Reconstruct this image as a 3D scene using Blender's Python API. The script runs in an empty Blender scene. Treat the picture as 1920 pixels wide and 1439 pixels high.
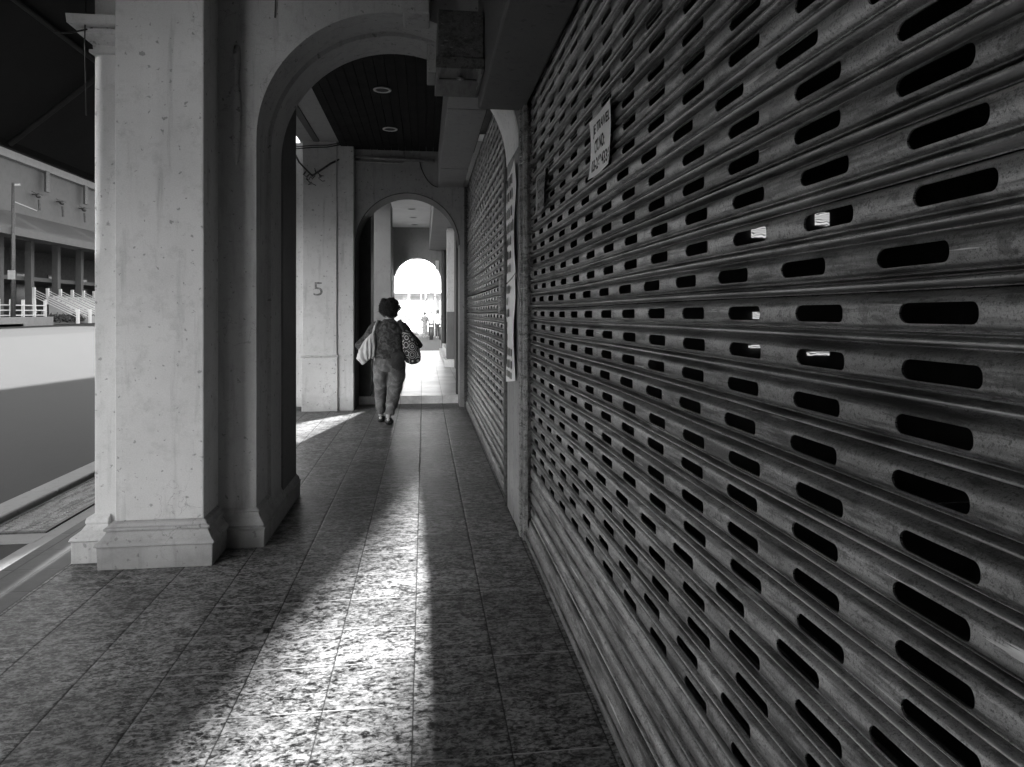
import bpy, bmesh, math, random
from mathutils import Vector, Matrix, noise as mnoise
random.seed(7)
SC = bpy.context.scene
COL = SC.collection
R = math.radians
F = 1300.0            # focal length in pixels of the 1920 px photograph
TH = math.atan(165/F) # the camera is turned this far right of the walkway
CH = 1.40
ST, CT = math.sin(TH), math.cos(TH)

# ---------------------------------------------------------------- node helpers
def new_mat(name):
    m = bpy.data.materials.new(name); m.use_nodes = True
    nt = m.node_tree
    b = nt.nodes['Principled BSDF']
    return m, nt, b
def nd(nt, t, **kw):
    n = nt.nodes.new(t)
    for k, v in kw.items():
        if k.startswith('i_'):
            n.inputs[int(k[2:])].default_value = v
        else:
            setattr(n, k, v)
    return n
def mth(nt, op, a, b=None, c=None):
    n = nt.nodes.new('ShaderNodeMath'); n.operation = op
    for i, v in enumerate((a, b, c)):
        if v is None: continue
        if isinstance(v, (int, float)): n.inputs[i].default_value = v
        else: nt.links.new(v, n.inputs[i])
    return n.outputs[0]
def ramp(nt, fac, stops):
    n = nt.nodes.new('ShaderNodeValToRGB')
    e = n.color_ramp.elements
    while len(e) < len(stops): e.new(0.5)
    for i, (p, v) in enumerate(stops):
        e[i].position = p; e[i].color = (v, v, v, 1)
    nt.links.new(fac, n.inputs[0])
    return n.outputs[0]
def coords(nt, scale=(1, 1, 1), kind='Object'):
    tc = nt.nodes.new('ShaderNodeTexCoord')
    mp = nt.nodes.new('ShaderNodeMapping'); mp.inputs['Scale'].default_value = scale
    nt.links.new(tc.outputs[kind], mp.inputs[0])
    return mp.outputs[0]
def noise(nt, vec, scale, detail=4, rough=0.55, dist=0.0):
    n = nt.nodes.new('ShaderNodeTexNoise')
    n.inputs['Scale'].default_value = scale; n.inputs['Detail'].default_value = detail
    n.inputs['Roughness'].default_value = rough; n.inputs['Distortion'].default_value = dist
    nt.links.new(vec, n.inputs['Vector'])
    return n.outputs['Fac']
def mix(nt, fac, a, b, blend='MIX'):
    n = nt.nodes.new('ShaderNodeMix'); n.data_type = 'RGBA'; n.blend_type = blend
    for i, v in ((0, fac), (6, a), (7, b)):
        sock = n.inputs[i]
        if isinstance(v, (int, float)):
            sock.default_value = v if i == 0 else (v, v, v, 1)
        else: nt.links.new(v, sock)
    return n.outputs[2]
def bump(nt, h, strength, dist, bsdf, normal=None):
    n = nt.nodes.new('ShaderNodeBump'); n.inputs['Strength'].default_value = strength
    n.inputs['Distance'].default_value = dist
    nt.links.new(h, n.inputs['Height'])
    if normal is not None: nt.links.new(normal, n.inputs['Normal'])
    nt.links.new(n.outputs[0], bsdf.inputs['Normal'])
    return n.outputs[0]

def plain(name, v, rough=0.6, metal=0.0, var=0.25, scale=9, bmp=0.15):
    m, nt, b = new_mat(name)
    c = coords(nt)
    f = noise(nt, c, scale, 5, 0.6)
    nt.links.new(ramp(nt, f, [(0.3, v*(1-var)), (0.7, v*(1+var))]), b.inputs['Base Color'])
    b.inputs['Roughness'].default_value = rough; b.inputs['Metallic'].default_value = metal
    if bmp: bump(nt, noise(nt, c, scale*9, 3), bmp, 0.004, b)
    return m
def plaster(name, v, stain=0.5, rough=0.75):
    """old painted render: broad mottling, drip streaks, specks, chips and hair cracks"""
    m, nt, b = new_mat(name)
    c = coords(nt)
    big = noise(nt, c, 1.7, 6, 0.62)
    col = ramp(nt, big, [(0.25, v*0.78), (0.5, v), (0.75, v*1.1)])
    mid = noise(nt, c, 11, 6, 0.7)
    col = mix(nt, ramp(nt, mid, [(0.52, 0.0), (0.75, stain*0.6)]), col, v*0.45)
    st = noise(nt, coords(nt, (7, 7, 0.7)), 2.2, 5, 0.6)
    col = mix(nt, ramp(nt, st, [(0.56, 0.0), (0.74, stain*0.7)]), col, v*0.42)
    sp = noise(nt, c, 26, 3, 0.5)
    col = mix(nt, ramp(nt, sp, [(0.655, 0.0), (0.69, 0.85*stain)]), col, v*0.22)
    g = noise(nt, c, 140, 2, 0.6)
    col = mix(nt, 0.28, col, ramp(nt, g, [(0.3, v*0.72), (0.7, v*1.2)]))
    # hair cracks
    vo = nt.nodes.new('ShaderNodeTexVoronoi'); vo.feature = 'DISTANCE_TO_EDGE'; vo.inputs['Scale'].default_value = 1.6
    wv = nt.nodes.new('ShaderNodeVectorMath'); wv.operation = 'ADD'
    nz = nt.nodes.new('ShaderNodeTexNoise'); nz.inputs['Scale'].default_value = 5; nz.inputs['Detail'].default_value = 5
    nt.links.new(c, nz.inputs['Vector']); nt.links.new(c, wv.inputs[0]); nt.links.new(nz.outputs['Color'], wv.inputs[1])
    nt.links.new(wv.outputs[0], vo.inputs['Vector'])
    gate = ramp(nt, noise(nt, c, 1.1, 2), [(0.5, 0.0), (0.62, 0.6)])
    cr = mth(nt, 'MULTIPLY', ramp(nt, vo.outputs['Distance'], [(0.0, 1.0), (0.008, 0.0)]), gate)
    col = mix(nt, cr, col, v*0.25)
    # grime that has splashed up the foot of the wall
    sx = nt.nodes.new('ShaderNodeSeparateXYZ'); geo = nt.nodes.new('ShaderNodeNewGeometry')
    nt.links.new(geo.outputs['Position'], sx.inputs[0])
    zz = mth(nt, 'ADD', sx.outputs['Z'], mth(nt, 'MULTIPLY', noise(nt, c, 6, 4), 0.35))
    foot = ramp(nt, zz, [(0.16, 0.5*stain+0.1), (0.42, 0.0)])
    col = mix(nt, foot, col, v*0.4)
    nt.links.new(col, b.inputs['Base Color'])
    b.inputs['Roughness'].default_value = rough
    h = mth(nt, 'ADD', mth(nt, 'MULTIPLY', mid, 0.8), mth(nt, 'MULTIPLY', g, 0.35))
    h = mth(nt, 'SUBTRACT', h, cr)
    bump(nt, h, 0.35, 0.006, b)
    return m

def tile_mat(name, sx_, sy_, ox, oy, lo, hi, rough, pat=1.0, joint=0.02, pscale=34, jw=0.0045):
    m, nt, b = new_mat(name)
    c = coords(nt)
    sep = nt.nodes.new('ShaderNodeSeparateXYZ'); nt.links.new(c, sep.inputs[0])
    def lines(sock, size, off):
        u = mth(nt, 'DIVIDE', mth(nt, 'SUBTRACT', sock, off), size)
        fr = mth(nt, 'FRACT', u)
        d = mth(nt, 'MULTIPLY', mth(nt, 'MINIMUM', fr, mth(nt, 'SUBTRACT', 1.0, fr)), size)
        return u, d
    wob = mth(nt, 'MULTIPLY', mth(nt, 'SUBTRACT', noise(nt, c, 3.0, 3), 0.5), 0.004)
    u, dx = lines(mth(nt, 'ADD', sep.outputs['X'], wob), sx_, ox)
    v, dy = lines(mth(nt, 'ADD', sep.outputs['Y'], wob), sy_, oy)
    dmin = mth(nt, 'MINIMUM', dx, dy)
    jm = ramp(nt, dmin, [(0.0, 1.0), (jw, 0.0)])
    jx = ramp(nt, dx, [(0.0, 1.0), (jw, 0.0)])
    jy = mth(nt, 'MULTIPLY', ramp(nt, dy, [(0.0, 1.0), (jw*.7, 0.0)]), ramp(nt, noise(nt, c, 4.0, 2), [(0.42, 0.1), (0.58, 0.9)]))
    comb = nt.nodes.new('ShaderNodeCombineXYZ')
    nt.links.new(mth(nt, 'FLOOR', u), comb.inputs[0]); nt.links.new(mth(nt, 'FLOOR', v), comb.inputs[1])
    wn = nt.nodes.new('ShaderNodeTexWhiteNoise'); wn.noise_dimensions = '2D'
    nt.links.new(comb.outputs[0], wn.inputs['Vector'])
    # blotchy glaze, shifted per tile
    off = nt.nodes.new('ShaderNodeVectorMath'); off.operation = 'MULTIPLY_ADD'
    nt.links.new(wn.outputs['Color'], off.inputs[0]); off.inputs[1].default_value = (9, 9, 9); nt.links.new(c, off.inputs[2])
    ov = nt.nodes.new('ShaderNodeVectorMath'); ov.operation = 'MULTIPLY'; ov.inputs[1].default_value = (1.0, 1.5, 1)
    nt.links.new(off.outputs[0], ov.inputs[0])
    p1 = noise(nt, ov.outputs[0], pscale, 6, 0.72, 0.6)
    p2 = noise(nt, ov.outputs[0], pscale*0.33, 4, 0.6)
    pp = mth(nt, 'ADD', mth(nt, 'MULTIPLY', p1, 0.68), mth(nt, 'MULTIPLY', p2, 0.32))
    col = ramp(nt, pp, [(0.43, lo), (0.5, (lo*1.3+hi)/2.4), (0.58, hi)])
    if pat < 1: col = mix(nt, pat, (lo+hi)/2, col)
    tone = ramp(nt, wn.outputs['Value'], [(0, 0.8), (1, 1.15)])
    col = mix(nt, 1.0, col, tone, 'MULTIPLY')
    wear = ramp(nt, noise(nt, c, 1.3, 5, 0.6), [(0.35, 0.72), (0.65, 1.12)])
    col = mix(nt, 1.0, col, wear, 'MULTIPLY')
    col = mix(nt, jy, col, hi*1.5)  # pale cross joints: light caught on tile edges put into the colour
    col = mix(nt, jx, col, joint)
    nt.links.new(col, b.inputs['Base Color'])
    rr = mth(nt, 'ADD', rough, mth(nt, 'MULTIPLY', mth(nt, 'SUBTRACT', p1, 0.5), 0.5))
    rr = mth(nt, 'ADD', rr, mth(nt, 'MULTIPLY', jm, 0.35))
    nt.links.new(rr, b.inputs['Roughness']); b.inputs['Specular IOR Level'].default_value = 0.22
    jh = ramp(nt, dmin, [(0.0, 0.0), (jw*2.2, 1.0)])
    h = mth(nt, 'ADD', mth(nt, 'MULTIPLY', p1, 0.22), jh)
    bump(nt, h, 0.3, 0.005, b)
    return m

def metal_mat(name, v, rough=0.42, metal=0.75, grime=1.0, slat=None):
    m, nt, b = new_mat(name)
    c = coords(nt)
    st = coords(nt, (1, 0.12, 1.6))
    a = noise(nt, c, 4, 6, 0.7)
    col = ramp(nt, a, [(0.36, v*0.75), (0.5, v), (0.66, v*1.2)])
    s1 = noise(nt, coords(nt, (1, 0.14, 1.5)), 24, 6, 0.7)
    col = mix(nt, ramp(nt, s1, [(0.50, 0.0), (0.60, 0.85*grime)]), col, v*0.3)
    s2 = noise(nt, coords(nt, (1, 0.5, 0.9)), 42, 6, 0.75)
    col = mix(nt, ramp(nt, s2, [(0.54, 0.0), (0.62, 0.7*grime)]), col, v*0.35)
    spk = noise(nt, c, 190, 4, 0.75)
    col = mix(nt, ramp(nt, spk, [(0.53, 0.0), (0.63, 0.75*grime)]), col, v*0.2)
    fine = noise(nt, c, 620, 2, 0.7)
    col = mix(nt, 0.55, col, mix(nt, 1.0, col, ramp(nt, fine, [(0.3, 0.55), (0.7, 1.5)]), 'MULTIPLY'))
    if slat:
        sp_ = nt.nodes.new('ShaderNodeSeparateXYZ'); nt.links.new(c, sp_.inputs[0])
        wn = nt.nodes.new('ShaderNodeTexWhiteNoise'); wn.noise_dimensions = '1D'
        nt.links.new(mth(nt, 'FLOOR', mth(nt, 'DIVIDE', mth(nt, 'SUBTRACT', sp_.outputs['Z'], slat), 0.077)), wn.inputs['W'])
        col = mix(nt, 1.0, col, ramp(nt, wn.outputs['Value'], [(0, 0.72), (1, 1.25)]), 'MULTIPLY')
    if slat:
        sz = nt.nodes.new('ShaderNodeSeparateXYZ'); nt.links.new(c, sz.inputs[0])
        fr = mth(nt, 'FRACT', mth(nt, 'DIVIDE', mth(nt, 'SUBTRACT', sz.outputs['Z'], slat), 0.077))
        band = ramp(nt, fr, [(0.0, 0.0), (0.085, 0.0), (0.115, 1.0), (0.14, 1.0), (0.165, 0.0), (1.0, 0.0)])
        ridge_glint = mth(nt, 'MULTIPLY', band, ramp(nt, noise(nt, coords(nt, (1, 0.3, 1)), 9, 5, 0.7), [(0.36, 0.15), (0.6, 1.0)]))
        col = mix(nt, mth(nt, 'MULTIPLY', ridge_glint, 0.75), col, min(0.8, v*2.0))  # pale line on each roll: a highlight put into the colour
    # bare scrapes where the paint has worn through
    sc = noise(nt, coords(nt, (1, 0.13, 3.4)), 14, 5, 0.62)
    sm = ramp(nt, sc, [(0.655, 0.0), (0.675, 0.8*grime)])
    col = mix(nt, sm, col, min(0.8, v*2.2))
    nt.links.new(col, b.inputs['Base Color'])
    b.inputs['Metallic'].default_value = metal
    nt.links.new(mth(nt, 'ADD', rough-0.1, mth(nt, 'MULTIPLY', a, 0.3)), b.inputs['Roughness'])
    bump(nt, mth(nt, 'ADD', spk, mth(nt, 'MULTIPLY', sm, -1.0)), 0.12, 0.003, b)
    return m

M = {}
M['plaster'] = plaster('old_plaster', 0.52, 1.0)
M['plaster_arch'] = plaster('arch_plaster', 0.34, 1.0)
M['plaster_grey'] = plaster('grey_plaster', 0.24, 0.7)
M['plaster_dark'] = plaster('dark_render', 0.10, 0.8)
M['plaster_pale'] = plaster('pale_paint', 0.66, 0.35)
M['dado'] = plaster('dado_paint', 0.14, 0.4)
M['floor'] = tile_mat('mottled_floor_tile', 0.316, 0.317, -0.038, 0.274, 0.010, 0.28, 0.45, 1.0, 0.012, 46)
M['edging'] = tile_mat('edging_tile', 0.13, 0.317, -1.95, 0.274, 0.05, 0.085, 0.5, 0.7, 0.05)
M['floor_pale'] = tile_mat('pale_floor_tile', 0.316, 0.316, -0.038, 10.66, 0.42, 0.62, 0.36, 0.6, 0.10, 18)
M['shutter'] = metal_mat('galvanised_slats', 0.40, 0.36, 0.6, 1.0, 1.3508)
M['steel'] = metal_mat('steel_frame', 0.30, 0.5, 0.55)
M['steel_dark'] = metal_mat('dark_steel', 0.10, 0.5, 0.5)
M['reveal_shaded'] = plaster('shaded_reveal_plaster', 0.11, 0.6)  # rear pier of the first arch: its shade is put into the colour
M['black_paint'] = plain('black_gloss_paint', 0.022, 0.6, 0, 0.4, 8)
M['jamb_pale'] = plaster('flaking_white_paint', 0.84, 0.5)
M['jamb_paint'] = plaster('jamb_paint', 0.50, 0.7)
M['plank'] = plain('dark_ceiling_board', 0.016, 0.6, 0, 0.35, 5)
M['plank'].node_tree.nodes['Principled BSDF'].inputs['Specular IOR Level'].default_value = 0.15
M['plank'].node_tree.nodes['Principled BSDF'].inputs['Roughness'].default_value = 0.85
M['plaster_mid'] = plaster('mid_grey_plaster', 0.15, 0.6)
M['soffit'] = plaster('soffit_paint', 0.34, 0.6)
M['ceil_pale'] = plain('white_ceiling', 0.9, 0.7, 0, 0.08, 2)
M['ring'] = plain('white_ring', 0.70, 0.35, 0, 0.05)
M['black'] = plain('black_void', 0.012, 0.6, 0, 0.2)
M['cable'] = plain('black_cable', 0.02, 0.5, 0, 0.2)
M['pipe'] = plain('grey_pipe', 0.30, 0.45, 0, 0.3, 20)
M['asphalt'] = plain('asphalt', 0.012, 0.85, 0, 0.4, 40, 0.5)
M['asphalt_old'] = plaster('worn_asphalt', 0.027, 0.8, 0.85)
M['concrete'] = plaster('kerb_concrete', 0.30, 0.6)
M['paint'] = plain('road_paint', 0.62, 0.7, 0, 0.2, 12)
M['awning'] = plain('dark_awning_sheet', 0.009, 0.85, 0, 0.3, 4)
M['awning_rib'] = plain('awning_rafter', 0.022, 0.7, 0, 0.3, 8)
M['paper'] = plain('paper', 0.98, 0.8, 0, 0.06, 6)
M['paper_old'] = plain('faded_paper', 0.30, 0.8, 0, 0.2, 8)
M['ink'] = plain('black_ink', 0.015, 0.6, 0, 0.2)
M['ink_old'] = plain('faded_ink', 0.035, 0.7, 0, 0.4, 60)
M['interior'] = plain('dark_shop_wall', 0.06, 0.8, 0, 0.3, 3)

# ---------------------------------------------------------------- mesh builder
class MB:
    def __init__(s): s.v = []; s.f = []
    def box(s, x0, x1, y0, y1, z0, z1):
        n = len(s.v)
        s.v += [(x0,y0,z0),(x1,y0,z0),(x1,y1,z0),(x0,y1,z0),(x0,y0,z1),(x1,y0,z1),(x1,y1,z1),(x0,y1,z1)]
        s.f += [tuple(n+i for i in q) for q in ((0,3,2,1),(4,5,6,7),(0,1,5,4),(1,2,6,5),(2,3,7,6),(3,0,4,7))]
        return s
    def rects(s, rings):
        """stack of horizontal rectangles (x0,x1,y0,y1,z), closed top and bottom"""
        n = len(s.v)
        for (x0,x1,y0,y1,z) in rings: s.v += [(x0,y0,z),(x1,y0,z),(x1,y1,z),(x0,y1,z)]
        k = len(rings)
        for i in range(k-1):
            for j in range(4):
                a = n+4*i+j; b = n+4*i+(j+1)%4
                s.f.append((a, b, b+4, a+4))
        s.f.append((n+3,n+2,n+1,n)); e = n+4*(k-1); s.f.append((e,e+1,e+2,e+3))
        return s
    def quad(s, *p):
        n = len(s.v); s.v += [tuple(q) for q in p]; s.f.append(tuple(range(n, n+len(p)))); return s
    def loft(s, pts, seg=14, up=(0,1,0), cap=True):
        """pts: (centre, ra, rb): elliptical rings along a path"""
        P = [Vector(p[0]) for p in pts]; n0 = len(s.v); k = len(P)
        u = None
        for i in range(k):
            t = (P[min(i+1,k-1)]-P[max(i-1,0)])
            t = t.normalized() if t.length > 1e-9 else Vector((0,0,1))
            if u is None:
                a = Vector(up)
                if abs(a.dot(t)) > 0.95: a = Vector((1,0,0))
                w = (a - t*a.dot(t)).normalized(); u = w.cross(t).normalized()
            u = (u - t*u.dot(t)).normalized(); w = t.cross(u).normalized()
            ra, rb = pts[i][1], pts[i][2]
            for j in range(seg):
                an = 2*math.pi*j/seg
                s.v.append(tuple(P[i] + u*ra*math.cos(an) + w*rb*math.sin(an)))
        for i in range(k-1):
            for j in range(seg):
                a = n0+i*seg+j; b = n0+i*seg+(j+1)%seg
                s.f.append((a, b, b+seg, a+seg))
        if cap:
            s.f.append(tuple(n0+j for j in reversed(range(seg))))
            s.f.append(tuple(n0+(k-1)*seg+j for j in range(seg)))
        return s
    def tube(s, path, r, seg=8): return s.loft([(p, r, r) for p in path], seg)
    def ball(s, c, rx, ry, rz, seg=14, rings=9):
        pts = []
        for i in range(rings+1):
            a = math.pi*i/rings
            pts.append(((c[0], c[1], c[2]-rz*math.cos(a)), max(1e-4, rx*math.sin(a)), max(1e-4, ry*math.sin(a))))
        n = len(s.v)
        for (p, a, b) in pts:
            for j in range(seg):
                an = 2*math.pi*j/seg
                s.v.append((p[0]+a*math.cos(an), p[1]+b*math.sin(an), p[2]))
        for i in range(rings):
            for j in range(seg):
                a = n+i*seg+j; b = n+i*seg+(j+1)%seg
                s.f.append((a, b, b+seg, a+seg))
        return s
    def torus(s, c, r0, r1, seg=32, sub=8):
        n = len(s.v)
        for i in range(seg):
            a = 2*math.pi*i/seg
            for j in range(sub):
                q = 2*math.pi*j/sub
                rr = r0 + r1*math.cos(q)
                s.v.append((c[0]+rr*math.cos(a), c[1]+rr*math.sin(a), c[2]+0.6*r1*math.sin(q)))
        for i in range(seg):
            for j in range(sub):
                s.f.append((n+i*sub+j, n+((i+1)%seg)*sub+j, n+((i+1)%seg)*sub+(j+1)%sub, n+i*sub+(j+1)%sub))
        return s
    def build(s, name, mat, parent=None, smooth=False, bevel=0.0, seg=2, recalc=True):
        me = bpy.data.meshes.new(name)
        o = Vector((0,0,0)) if parent is None else world_loc(parent)
        me.from_pydata([tuple(Vector(p)-o) for p in s.v], [], s.f)
        if recalc:
            bm = bmesh.new(); bm.from_mesh(me); bmesh.ops.recalc_face_normals(bm, faces=bm.faces); bm.to_mesh(me); bm.free()
        return link(name, me, mat, parent, smooth, bevel, seg)
def world_loc(o):
    l = Vector(o.location); p = o.parent
    while p is not None: l += Vector(p.location); p = p.parent
    return l
def link(name, me, mat, parent=None, smooth=False, bevel=0.0, seg=2):
    if mat is not None: me.materials.clear(); me.materials.append(mat)
    if smooth: me.polygons.foreach_set('use_smooth', [True]*len(me.polygons))
    ob = bpy.data.objects.new(name, me); COL.objects.link(ob)
    if parent is not None: ob.parent = parent
    if bevel:
        b = ob.modifiers.new('edge', 'BEVEL'); b.width = bevel; b.segments = seg; b.limit_method = 'ANGLE'; b.angle_limit = R(35)
        b.harden_normals = False
    return ob
def tag(o, label=None, cat=None, group=None, kind=None):
    if label: o['label'] = label
    if cat: o['category'] = cat
    if group: o['group'] = group
    if kind: o['kind'] = kind
    return o
def thing(name, loc, label, cat, group=None):
    o = bpy.data.objects.new(name, None); COL.objects.link(o); o.location = loc
    o.empty_display_size = 0.1
    return tag(o, label, cat, group)
def bake(mb, voxel, smooth_it=3, disp=None):
    """one continuous surface out of overlapping lofts (mesh data, built once)"""
    me = bpy.data.meshes.new('tmp'); me.from_pydata(mb.v, [], mb.f)
    bm = bmesh.new(); bm.from_mesh(me); bmesh.ops.recalc_face_normals(bm, faces=bm.faces); bm.to_mesh(me); bm.free()
    ob = bpy.data.objects.new('tmp', me); COL.objects.link(ob)
    r = ob.modifiers.new('r', 'REMESH'); r.mode = 'VOXEL'; r.voxel_size = voxel
    if smooth_it:
        q = ob.modifiers.new('s', 'SMOOTH'); q.iterations = smooth_it; q.factor = 0.5
    dg = bpy.context.evaluated_depsgraph_get(); dg.update()
    out = bpy.data.meshes.new_from_object(ob.evaluated_get(dg))
    bpy.data.objects.remove(ob); bpy.data.meshes.remove(me)
    if disp:
        nrm = [Vector(v.normal) for v in out.vertices]
        for v, n_ in zip(out.vertices, nrm): v.co = v.co + n_*disp(v.co)
    return out
def text_mesh(body, height, width, depth=0.0006, bold=0.0):
    """flat lettering centred on the origin in XY, normal +Z"""
    cu = bpy.data.curves.new('t', 'FONT'); cu.body = body; cu.extrude = depth; cu.offset = bold
    cu.align_x = 'LEFT'
    ob = bpy.data.objects.new('t', cu); COL.objects.link(ob)
    dg = bpy.context.evaluated_depsgraph_get(); dg.update()
    me = bpy.data.meshes.new_from_object(ob.evaluated_get(dg))
    bpy.data.objects.remove(ob); bpy.data.curves.remove(cu)
    xs = [v.co.x for v in me.vertices]; ys = [v.co.y for v in me.vertices]
    x0, x1, y0, y1 = min(xs), max(xs), min(ys), max(ys)
    for v in me.vertices:
        v.co.x = (v.co.x-(x0+x1)/2)*width/(x1-x0); v.co.y = (v.co.y-(y0+y1)/2)*height/(y1-y0)
    return me

# ================================================================= SETTING
GZ = -0.22   # road level
def ground_z(x, y):
    return GZ + max(0.0, -x-5.0)*0.0115
mb = MB()
xs = [-420,-200,-120,-80,-60,-50,-44,-38.6,-30,-23]
ys = [-260,-120,-60,-30,-10,0,5,10,15,20,26,32,40,50,60,70,80,95,120,180,300]
def sheet(xs, ys, zf):
    m = MB()
    for y in ys:
        for x in xs: m.v.append((x, y, zf(x, y)))
    w = len(xs)
    for j in range(len(ys)-1):
        for i in range(w-1):
            a = j*w+i; m.f.append((a, a+1, a+w+1, a+w))
    return m
road = sheet([-23,-20,-12,-8,-5,-3.3], ys, ground_z).build('road', M['asphalt_old'], smooth=True); tag(road, kind='structure')
road = sheet(xs, ys, ground_z).build('road', M['asphalt'], smooth=True); tag(road, kind='structure')
# the ground continues under and behind the shophouse row and across the end of it
gnd = sheet([-3.3, 0, 10, 40, 150, 420], [-260,-60,-10,22.9], lambda x, y: GZ-0.02).build('ground', M['asphalt_old']); tag(gnd, kind='structure')
g2 = sheet([-3.3, 0, 10, 40, 150, 420], [25.6, 60, 140, 300], lambda x, y: GZ).build('road', M['asphalt_old']); tag(g2, kind='structure')
# painted line along the lane edge, far across the road
ln = MB()
for k in range(9):
    y = 52+k*12.0
    ln.quad((-21.1,y,ground_z(-21.1,y)+.005),(-20.95,y,ground_z(-20.95,y)+.005),(-20.95,y+4,ground_z(-20.95,y)+.005),(-21.1,y+4,ground_z(-21.1,y)+.005))
tag(ln.build('road_marking', M['paint']), kind='structure')

# walkway floor (bays one and two), its lighter edging, the raised pale floor beyond the second arch
fl = MB(); fl.box(-1.95, 0.74, -9, 10.66, -0.20, 0.0)
tag(fl.build('walkway_floor', M['floor']), kind='structure')
ed = MB(); ed.box(-2.29, -1.953, -9, 22.9, -0.22, -0.006)
tag(ed.build('walkway_edging', M['edging'], bevel=0.012), kind='structure')
fp = MB(); fp.box(-1.95, 1.2, 10.663, 22.9, -0.2, 0.12)
tag(fp.build('raised_floor', M['floor_pale'], bevel=0.006), kind='structure')
ap = MB(); ap.box(-3.06, -2.293, -9, 22.9, -0.3, -0.155)
tag(ap.build('pavement_apron', M['asphalt_old']), kind='structure')
cs = MB(); cs.box(-3.06, -2.6, 5.02, 5.22, -0.2, -0.148); cs.box(-2.62, -2.30, -9, 22.0, -0.2, -0.149)
tag(cs.build('concrete_strip', M['concrete']), kind='structure')
kb = MB()
y = -9.0
while y < 22.8:
    kb.box(-3.30, -3.065, y, min(y+0.9, 22.9)-0.012, -0.4, -0.10); y += 0.9
tag(kb.build('kerb', M['concrete'], bevel=0.02), kind='structure')
pe = MB(); pe.box(-3.3, 60, 22.92, 25.6, -0.5, -0.10)
tag(pe.build('end_pavement', M['concrete'], bevel=0.02), kind='structure')
# drain grate
dr = thing('drain_grate', (-2.84, 6.2, -0.155), 'slotted metal drain grate set in the pavement beside the kerb', 'drain grate')
m = MB()
m.box(-3.05,-2.63,5.24,5.27,-0.154,-0.140); m.box(-3.05,-2.63,7.17,7.20,-0.154,-0.140)
m.box(-3.05,-3.02,5.27,7.17,-0.154,-0.140); m.box(-2.66,-2.63,5.27,7.17,-0.154,-0.140)
m.build('frame', M['steel_dark'], dr)
m = MB()
for k in range(48): m.box(-3.02,-2.66,5.29+k*0.039,5.305+k*0.039,-0.152,-0.142)
m.build('bars', M['steel'], dr)

# ================================================================= ARCADE
X0, X1 = -1.69, -1.22          # pillar shaft
def pillar(Y, label, near):
    t = thing('arcade_pillar', (-1.45, Y+0.5, 0.0), label, 'pillar', 'pillars along the street side of the walkway')
    zb = 0.245 if near else 0.0
    MB().box(X0, X1, Y, Y+1.20, zb, 3.80).build('shaft', M['plaster'], t, bevel=0.008)
    MB().box(-1.86, X0-0.002, Y+0.15, Y+1.05, 0.05, 3.80).build('outer_pilaster', M['plaster'], t, bevel=0.008)
    if near:
        pr = [(0.062,0.0),(0.066,0.125),(0.078,0.128),(0.075,0.142),(0.055,0.158),(0.036,0.185),(0.030,0.200),(0.042,0.204),(0.042,0.218),(0.022,0.222),(0.020,0.236),(0.0,0.246)]
        MB().rects([(X0-o, X1+o, Y-o, Y+1.2+o, z) for o, z in pr]).build('plinth', M['plaster_arch'], t, bevel=0.004)
        pr = [(0.085,-0.02),(0.085,0.12),(0.095,0.124),(0.09,0.14),(0.05,0.17),(0.03,0.2),(0.036,0.21),(0.03,0.235),(0.002,0.25)]
        MB().rects([(-1.86-o, X0-0.08, Y+0.15-o, Y+1.05+o, z) for o, z in pr]).build('outer_plinth', M['plaster'], t, bevel=0.004)
    else:
        # painted foot with a thin ledge
        MB().box(X0-0.012, X1+0.012, Y-0.012, Y+1.0, 0.0, 0.76).build('foot', M['plaster'], t, bevel=0.005)
        MB().rects([(X0-0.016,X1+0.016,Y-0.016,Y+1.0,0.762),(X0-0.028,X1+0.028,Y-0.028,Y+1.0,0.772),(X0-0.028,X1+0.028,Y-0.028,Y+1.0,0.786),(X0+0.01,X1-0.01,Y+0.01,Y+1.0,0.80)]).build('ledge', M['plaster'], t)
    if not near: return t
    zc = 2.865
    pr = [(0.004,zc),(0.02,zc+0.004),(0.02,zc+0.02),(0.004,zc+0.024),(0.006,zc+0.05),(0.03,zc+0.07),(0.062,zc+0.095),(0.066,zc+0.12),(0.05,zc+0.123),(0.05,zc+0.132),(0.1,zc+0.136),(0.104,zc+0.185),(0.004,zc+0.19)]
    MB().rects([(-1.86-o, X0-0.004, Y+0.15-o, Y+1.05+o, z) for o, z in pr]).build('capital', M['plaster'], t)
    return t
p1 = pillar(4.06, 'thick pale pillar with a moulded plinth, nearest the camera on the street side', True)
p2 = pillar(10.0, 'pale square pillar painted with the number 5 beyond the first arch', False)
n5 = text_mesh('5', 0.19, 0.125, 0.001, 0.0)
n5.transform(Matrix(((1,0,0,0),(0,0,-1,0),(0,1,0,0),(0,0,0,1))))
for v in n5.vertices: v.co += Vector((-1.475, 9.998, 1.72)) - Vector(p2.location)
link('number', n5, plain('worn_number_paint', 0.17, 0.8, 0, 0.7, 30), p2)
p3 = thing('arcade_pillar', (-1.1, 16.5, 0.12), 'grey pillar with a dark painted lower half, seen through the second arch behind the woman', 'pillar', 'pillars along the street side of the walkway')
MB().box(-1.86, -0.76, 16.15, 17.1, 1.40, 3.915).build('shaft', M['plaster_mid'], p3, bevel=0.006)
MB().box(-1.866, -0.754, 16.144, 17.106, 0.12, 1.398).build('painted_dado', M['dado'], p3, bevel=0.006)

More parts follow.
